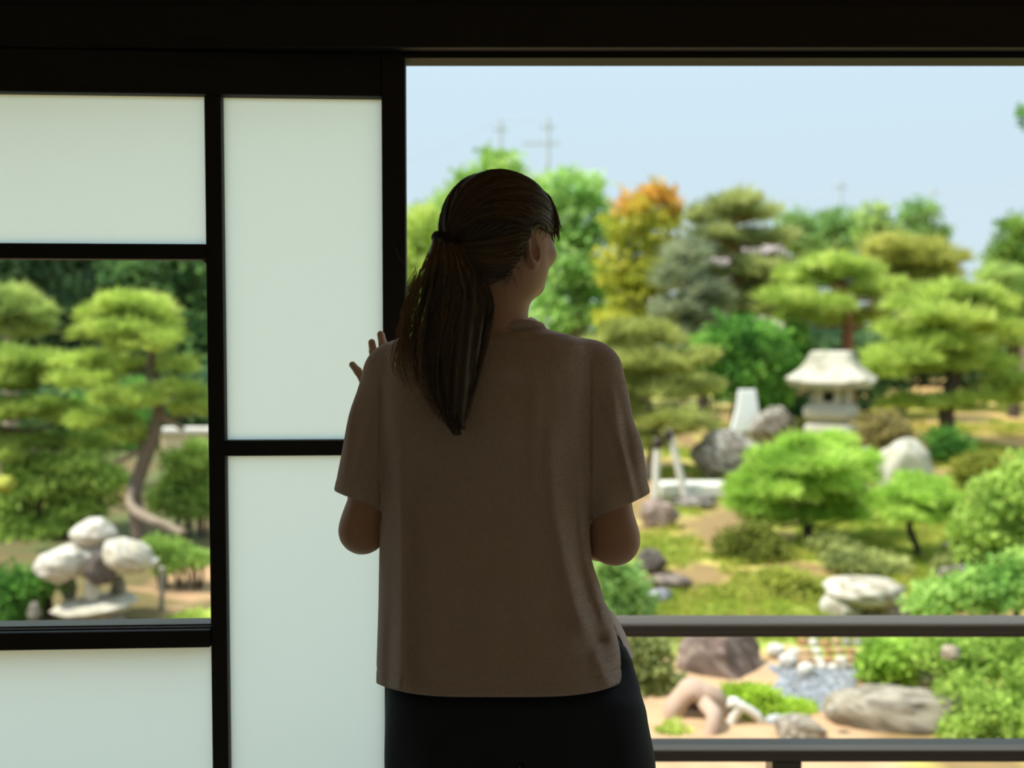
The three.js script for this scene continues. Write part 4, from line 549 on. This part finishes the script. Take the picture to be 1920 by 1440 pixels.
  const folds = (u, v, dep) => { // long soft folds of the cloth, metres outwards
    let h = 0; const back = dep < 1.66 ? 1 : 0.6;
    h += 0.010 * g1(u, 752 + 6 * Math.sin(v / 140), 13) * smoothstep(v, 760, 980) * back; h -= 0.007 * g1(u, 776, 16) * smoothstep(v, 800, 1000) * back; h -= 0.006 * g1(u, 724, 12) * smoothstep(v, 1000, 1250);
    const cR = 1030 + 0.00042 * Math.pow(Math.max(0, v - 780), 2) * 0.9; h += 0.011 * g1(u, cR, 17) * smoothstep(v, 740, 950) * (1 - smoothstep(v, 1160, 1215)) * back; h -= 0.008 * g1(u, cR + 30, 20) * smoothstep(v, 800, 1000) * (1 - smoothstep(v, 1180, 1240)) * back;
    h += 0.006 * g1(v + (u - 1080) * 0.35, 1180, 22) * smoothstep(u, 1050, 1110) * back; h -= 0.006 * g1(v + (u - 1080) * 0.35, 1215, 18) * smoothstep(u, 1060, 1120) * back; h += 0.005 * g1(v - 1.5 * (u - 1120), 1250, 30) * smoothstep(u, 1100, 1130) * back;
    h += 0.004 * g1(u, 1004, 14) * smoothstep(v, 680, 760) * (1 - smoothstep(v, 900, 1000)); h += 0.004 * g1(u, 905 + 0.02 * (v - 900), 22) * smoothstep(v, 1000, 1150);
    h += 0.0025 * noise(u * 0.012, v * 0.004, dep * 4) + 0.0012 * noise(u * 0.05, v * 0.02, 3); return h;
  };
  const sfold = (u, v) => smoothstep(v, 690, 800) * (0.0035 * Math.sin((u * 0.9 + v * 0.35) / 12) * smoothstep(v, 690, 800) * 0.8 + 0.004 * g1(u + 0.10 * v, 735 + 0, 10) + 0.006 * g1(u - 0.19 * (v - 700), 1140, 8) + 0.004 * g1(u - 0.32 * (v - 700), 1118, 7) - 0.003 * g1(u - 0.19 * (v - 700), 1152, 8) + 0.004 * g1(u + 0.26 * (v - 700), 715, 8));
  const torso = (u, v, dep) => { const l = Lx(v), rt = Rx(v), hw = (rt - l) / 2 * S, cx = (l + rt) / 2, dx = (u - cx) * S, dz = dep - Zc(v), hd = Hd(v), k = Math.pow(Math.pow(Math.abs(dx) / hw, 2.5) + Math.pow(Math.abs(dz) / hd, 2.5), 0.4); return (k - 1) * Math.min(hw, hd); };
  const foldsT = (u, v, dep) => { const l = Lx(v), rt = Rx(v), q = Math.abs(u - (l + rt) / 2) / ((rt - l) / 2); return folds(u, v, dep) * (1 - smoothstep(q, 0.84, 0.98)); };
  const tshirt = (x, y, z) => {
    const [u, v, dep] = onBack(x, y, z); let t = Math.max(torso(u, v, dep) - foldsT(u, v, dep), (v - hemT(u)) * S, (600 - v) * S);
    t += 0.0012 * g1(hemT(u) - v, 28, 3);
    const fo = sfold(u, v); let a = Math.max(sL(x, y, z) - fo, (v - hemL(u)) * S), b = Math.max(sR(x, y, z) - fo, (v - hemR(u)) * S);
    const seamL = 0.003 * g1(u, 714, 3) * smoothstep(v, 690, 740), seamR = 0.003 * g1(u, 1106, 3) * smoothstep(v, 670, 720);
    a += 0.001 * g1(hemL(u) - v, 26, 3); b += 0.001 * g1(hemR(u) - v, 26, 3); return smin(smin(t, a, 0.022), b, 0.022) + (v < 975 ? seamL + seamR : 0);
  };
  const dropT = (x, y, z) => { const [u, v, dep] = onBack(x, y, z), e = 0.004; if (v > 1260) return (v - hemT(u)) * S > -e && torso(u, v, dep) - foldsT(u, v, dep) < -0.006; if (u < 722 && v > 890 && v < 990) return (v - hemL(u)) * S > -e && sL(x, y, z) - sfold(u, v) < -0.006 && torso(u, v, dep) > -0.02; if (u > 1098 && v > 890 && v < 1000) return (v - hemR(u)) * S > -e && sR(x, y, z) - sfold(u, v) < -0.006 && torso(u, v, dep) > -0.02; return v < 606 && torso(u, v, dep) < -0.006; };
  const teeG = nets(tshirt, [slB.x - 0.09, J(900, 1330).y, -1.86], [srB.x + 0.09, J(900, 590).y, -1.44], 0.0048, dropT);
  { const p = teeG.attributes.position, uv = new Float32Array(p.count * 2); for (let i = 0; i < p.count; i++) { uv[i * 2] = (p.getX(i) + p.getZ(i) * 0.6) * 6; uv[i * 2 + 1] = p.getY(i) * 6; } teeG.setAttribute('uv', new THREE.BufferAttribute(uv, 2)); }
  const teeMat = new THREE.MeshPhysicalMaterial({ color: new THREE.Color().setRGB(0.88, 0.70, 0.63), roughness: 1, transmission: 0.2, thickness: 0, ior: 1.2, map: weaveTex, bumpMap: weaveTex, bumpScale: 0.0006, side: THREE.DoubleSide, sheen: 0.4, sheenColor: new THREE.Color(0.9, 0.85, 0.8), sheenRoughness: 0.6, specularIntensity: 0.3 });
  const tee = part(person, 'tee_shirt', rel(teeG, foot), teeMat);
  { // ribbed collar
    const pts = []; for (let i = 0; i < 24; i++) { const a = i / 24 * 2 * Math.PI; pts.push(V(J(948, 612).x + 0.060 * Math.cos(a), J(948, 612).y + 0.006 * Math.cos(a) - 0.012 * (1 - Math.sin(a)) , -1.632 + 0.056 * Math.sin(a))); }
    const cv = new THREE.CatmullRomCurve3(pts, true); part(tee, 'collar', rel(new THREE.TubeGeometry(cv, 60, 0.0095, 8, true), foot), teeMat);
    // front hem that shows past the slit at her right side
    const fp = [[1146, 1144, 1.68], [1160, 1163, 1.69], [1172, 1187, 1.70], [1183, 1216, 1.70], [1188, 1232, 1.70]], pos = [], idx = []; fp.forEach(([x, y, d], i) => { const a = J(x, y, d), b = J(x - 34, y + 8, d + 0.09), c = J(x - 10, y + 4, d - 0.05); pos.push(...c.toArray(), ...a.toArray(), ...b.toArray()); if (i) { const o = i * 3 - 3; for (const k of [0, 1]) idx.push(o + k, o + k + 1, o + k + 3, o + k + 1, o + k + 4, o + k + 3); } });
    const g = new THREE.BufferGeometry(); g.setAttribute('position', new THREE.Float32BufferAttribute(pos, 3)); g.setAttribute('uv', new THREE.Float32BufferAttribute(pos.length / 3 * 2, 2)); g.setIndex(idx); g.computeVertexNormals(); part(tee, 'front_hem', rel(g, foot), teeMat);
  }
  // ---- trousers
  const pl = curveOf([[1230, 728], [1300, 724], [1440, 722], [1700, 730], [2130, 760]]), pr = curveOf([[1140, 1104], [1170, 1140], [1200, 1165], [1222, 1178], [1240, 1186], [1290, 1200], [1340, 1213], [1440, 1236], [1700, 1245], [2130, 1240]]);
  const trousers = (x, y, z) => { const [u, v, dep] = onBack(x, y, z), l = pl(v), rt = pr(v), s = S, hw = (rt - l) / 2 * s, cx = (l + rt) / 2; const dx = (u - cx) * s, hd = lerp(0.07, 0.125, smoothstep(v, 1240, 1330)); let d = (Math.pow(Math.pow(Math.abs(dx) / hw, 2.6) + Math.pow(Math.abs(dep - 1.665) / hd, 2.6), 1 / 2.6) - 1) * Math.min(hw, hd); const gap = (972 - u) * s; if (v > 1428) d = Math.max(d, 0.003 + 0.03 * smoothstep(v, 1430, 2100) - Math.abs(gap)); d -= 0.004 * Math.sin(u / 19 + v / 160) * smoothstep(v, 1300, 1500); return Math.max(d, (1185 - v) * s, 0.05 - y); };
  part(person, 'trousers', rel(nets(trousers, [J(700, 1400).x - 0.02, 0.03, -1.83], [J(1260, 1400).x + 0.02, J(900, 1170).y, -1.48], 0.0075), foot), std({ color: C('#161c2a'), roughness: 0.85 }));

  // ---- hair
  const hairMat = new THREE.MeshPhysicalMaterial({ color: 0xffffff, vertexColors: true, roughness: 0.42, specularIntensity: 0.8, side: THREE.DoubleSide });
  const strandMat = new THREE.MeshPhysicalMaterial({ color: 0xffffff, vertexColors: true, roughness: 0.8, transmission: 0.55, thickness: 0, side: THREE.DoubleSide });
  const browns = [[0.05, 0.031, 0.019], [0.085, 0.052, 0.031], [0.14, 0.088, 0.052], [0.22, 0.14, 0.08]].map((c) => new THREE.Color().setRGB(...c)), backlitBlond = [[0.32, 0.215, 0.125], [0.40, 0.28, 0.165]].map((c) => new THREE.Color().setRGB(...c));  // the paler pair paints window backlight into strands, plus stray highlights
  const tint = (g, c) => { const n = g.attributes.position.count, a = new Float32Array(n * 3); for (let i = 0; i < n; i++) { a[i * 3] = c.r; a[i * 3 + 1] = c.g; a[i * 3 + 2] = c.b; } g.setAttribute('color', new THREE.BufferAttribute(a, 3)); return g; };
  const strand = (pts, r0, r1, c, seg = 4) => tint(tube(pts, [r0, r0, r1], seg, 3), c);
  const hairline = curveOf([[-0.12, -0.10], [-0.085, -0.108], [-0.06, -0.100], [-0.044, -0.070], [-0.032, -0.03], [-0.022, 0.0], [-0.005, 0.012], [0.03, 0.006], [0.06, 0.004], [0.10, 0.016]]);
  const skull = (a, u, b) => smin(ell(a + 0.014, u - 0.024, b, 0.107, 0.099, 0.087), ell(a + 0.05, u + 0.03, b, 0.058, 0.07, 0.066), 0.05);
  const cap = (x, y, z) => { const [a, u, b] = loc(x, y, z); const gr = 0.0012 * Math.sin(70 * Math.atan2(b, u + 0.05) + 6 * noise(a * 20, u * 20, b * 20)); const line = hairline(a) - (b < 0 ? 0.004 : 0); return smax(skull(a, u, b) - 0.001 + gr, (line - u) * 0.9, 0.006); };
  const capG = nets(cap, [HC.x - 0.14, HC.y - 0.13, HC.z - 0.14], [HC.x + 0.14, HC.y + 0.14, HC.z + 0.14], 0.0026); paint(capG, (x, y, z) => browns[0]);
  const tie = J(838, 456, 1.523), tieL = loc(tie.x, tie.y, tie.z), strands = [];
  const onSkull = (d, off) => { let lo = 0.02, hi = 0.2; for (let i = 0; i < 16; i++) { const m = (lo + hi) / 2; skull(d[0] * m, d[1] * m + 0.0, d[2] * m) < off ? lo = m : hi = m; } return [d[0] * lo, d[1] * lo, d[2] * lo]; };
  const dirOf = (a, u, b) => { const l = Math.hypot(a, u, b); return [a / l, u / l, b / l]; };
  const tdir = dirOf(...tieL);
  for (let i = 0; i < 1500; i++) { // combed from the hairline back to the tie
    const side = rnd() < 0.5 ? 1 : -1, t = rnd(); let s;
    if (t < 0.55) { const a = rr(-0.03, 0.085), u = rr(hairline(a), 0.12); s = dirOf(a, u, side * rr(0.02, 0.09)); } else { const a = rr(-0.085, -0.02); s = dirOf(a, hairline(a) + rr(0, 0.05), side * rr(0.02, 0.08)); }
    const pts = [], off = rr(0.0005, 0.004), n = 6; for (let k = 0; k <= n; k++) { const w = k / n * 0.96, d = dirOf(lerp(s[0], tdir[0], w), lerp(s[1], tdir[1], w) + 0.15 * Math.sin(w * Math.PI) * (s[1] > 0 ? 1 : -0.3), lerp(s[2], tdir[2], w)), q = onSkull(d, off); pts.push(glo(...q)); }
    strands.push(strand(pts, rr(0.0007, 0.0014), 0.0007, browns[Math.floor(rnd() * 3)], 2));
  }
  const hair = part(person, 'hair', rel(mergeGeometries([(() => { const g = capG; return g; })()]), foot), hairMat);
  part(hair, 'combed_strands', rel(mergeGeometries(strands), foot), hairMat, null, 'stuff');
  { // fringe swept from the parting over the temple
    const fr = []; for (let i = 0; i < 170; i++) { const b0 = rr(-0.03, 0.045), k = rnd(), st = onSkull(dirOf(0.085 - 0.035 * k, 0.105, b0), 0.004), end = [0.087 + rr(-0.014, 0.006) - 0.035 * k, rr(-0.012, 0.022), 0.022 + 0.05 * k + b0 * 0.4 + rr(-0.008, 0.008)], mid = onSkull(dirOf(lerp(st[0], end[0], 0.5) * 1.1, lerp(st[1], end[1], 0.45), lerp(st[2], end[2], 0.5)), rr(0.004, 0.009)); fr.push(strand([glo(...st), glo(...mid), glo(...end)], rr(0.0008, 0.0016), 0.0005, browns[1 + Math.floor(rnd() * 3)], 5)); }
    part(hair, 'fringe', rel(mergeGeometries(fr), foot), hairMat, 'side-swept fringe over the temple', 'stuff');
  }
  const cx = curveOf([[450, 838], [475, 838], [520, 846], [570, 846], [640, 832], [700, 828], [745, 832], [785, 843], [812, 856]]), tw = curveOf([[435, 26], [455, 27], [475, 36], [520, 62], [570, 80], [640, 80], [700, 70], [745, 55], [785, 36], [812, 12]]), td = curveOf([[440, 0.024], [455, 0.022], [520, 0.034], [640, 0.036], [760, 0.028], [812, 0.012]]), tz = curveOf([[450, 1.523], [500, 1.508], [600, 1.512], [700, 1.512], [812, 1.508]]);
  const ponySdf = (x, y, z) => { const [u, v, dep] = onBack(x, y, z), wob = 0.0016 * Math.sin(u / 3.2 + 0.02 * v + 3 * noise(u * 0.03, v * 0.006, 0)), c = cx(v) + 18 * smoothstep(v, 480, 620), w = Math.max(5, tw(v) - 22 * smoothstep(v, 480, 600)) * 1.52 / F, dx = (u - c) * 1.52 / F, dz = dep - tz(v), hd = td(v); return Math.max((Math.hypot(dx / w, dz / hd) - 1) * Math.min(w, hd) + wob, (440 - v) * 0.00085, (v - 806) * 0.00085); };
  const ponyG = nets(ponySdf, [J(735, 600, 1.5).x, J(800, 825, 1.5).y, -1.57], [J(945, 600, 1.52).x, J(800, 440, 1.5).y, -1.42], 0.0028); paint(ponyG, () => browns[0]);
  const pony = part(person, 'ponytail', rel(ponyG, foot), hairMat, 'long brown ponytail hanging down her back');
  const tailS = [];
  for (let i = 0; i < 1500; i++) {
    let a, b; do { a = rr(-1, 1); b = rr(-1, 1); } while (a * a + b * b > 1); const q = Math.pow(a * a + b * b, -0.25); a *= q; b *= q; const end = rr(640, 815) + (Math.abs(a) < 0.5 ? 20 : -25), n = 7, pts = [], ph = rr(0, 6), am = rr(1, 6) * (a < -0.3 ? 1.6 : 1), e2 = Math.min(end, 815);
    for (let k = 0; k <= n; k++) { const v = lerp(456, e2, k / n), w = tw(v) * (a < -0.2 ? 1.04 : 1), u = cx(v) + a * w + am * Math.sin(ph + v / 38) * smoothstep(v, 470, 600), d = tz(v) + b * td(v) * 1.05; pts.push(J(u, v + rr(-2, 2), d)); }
    const backlitSide = a < -0.5; if (a < -0.4 && rnd() < 0.78) continue; tailS.push(strand(pts, rr(0.0005, 0.0012), 0.0003, rnd() < (backlitSide ? 1 : 0.2) && rnd() < 0.6 ? backlitBlond[Math.floor(rnd() * 2)] : browns[Math.floor(rnd() * 4)], 3));  // left strands carry the backlight as a paler hair colour
  }
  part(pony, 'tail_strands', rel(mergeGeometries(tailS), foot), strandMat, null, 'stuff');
  const fly = [];
  for (let i = 0; i < 130; i++) { const v0 = rr(540, 660), u0 = cx(v0) - tw(v0) * rr(0.75, 1), L = rr(20, 75), o = rr(4, 26), d = 1.515 + rr(-0.03, 0.03); fly.push(strand([J(u0, v0 - L * 0.7, d), J(u0 - o * 0.6, v0, d), J(u0 - o * rr(0.4, 1), v0 + L * 0.6, d), J(u0 + rr(-6, 18), v0 + L, d)], 0.0006, 0.0003, backlitBlond[i % 2], 5)); }
  fly.push(strand([J(741, 462, 1.53), J(748, 482, 1.52), J(765, 500, 1.52)], 0.0003, 0.0002, backlitBlond[0], 5));
  for (let i = 0; i < 40; i++) { const a = rr(-0.09, 0.02), st = dirOf(a, hairline(a) + 0.005, 0.07), q = onSkull(st, 0.003), e = [q[0] - rr(-0.02, 0.02), q[1] - rr(0.01, 0.04), q[2] + rr(-0.006, 0.004)]; fly.push(strand([glo(...q), glo((q[0] + e[0]) / 2, (q[1] + e[1]) / 2, q[2] + 0.004), glo(...e)], 0.0004, 0.0002, browns[2], 4)); }
  part(pony, 'loose_strands', rel(mergeGeometries(fly), foot), strandMat, 'fine flyaway hairs, mostly painted pale for backlight', 'stuff');
  part(person, 'hair_tie', rel(new THREE.TorusGeometry(0.022, 0.0055, 10, 24).scale(1, 1, 1.3).rotateX(1.25).rotateZ(-0.5).translate(tie.x, tie.y, tie.z), foot), std({ color: C('#15110f') }));
}
renderer.render(scene, camera);
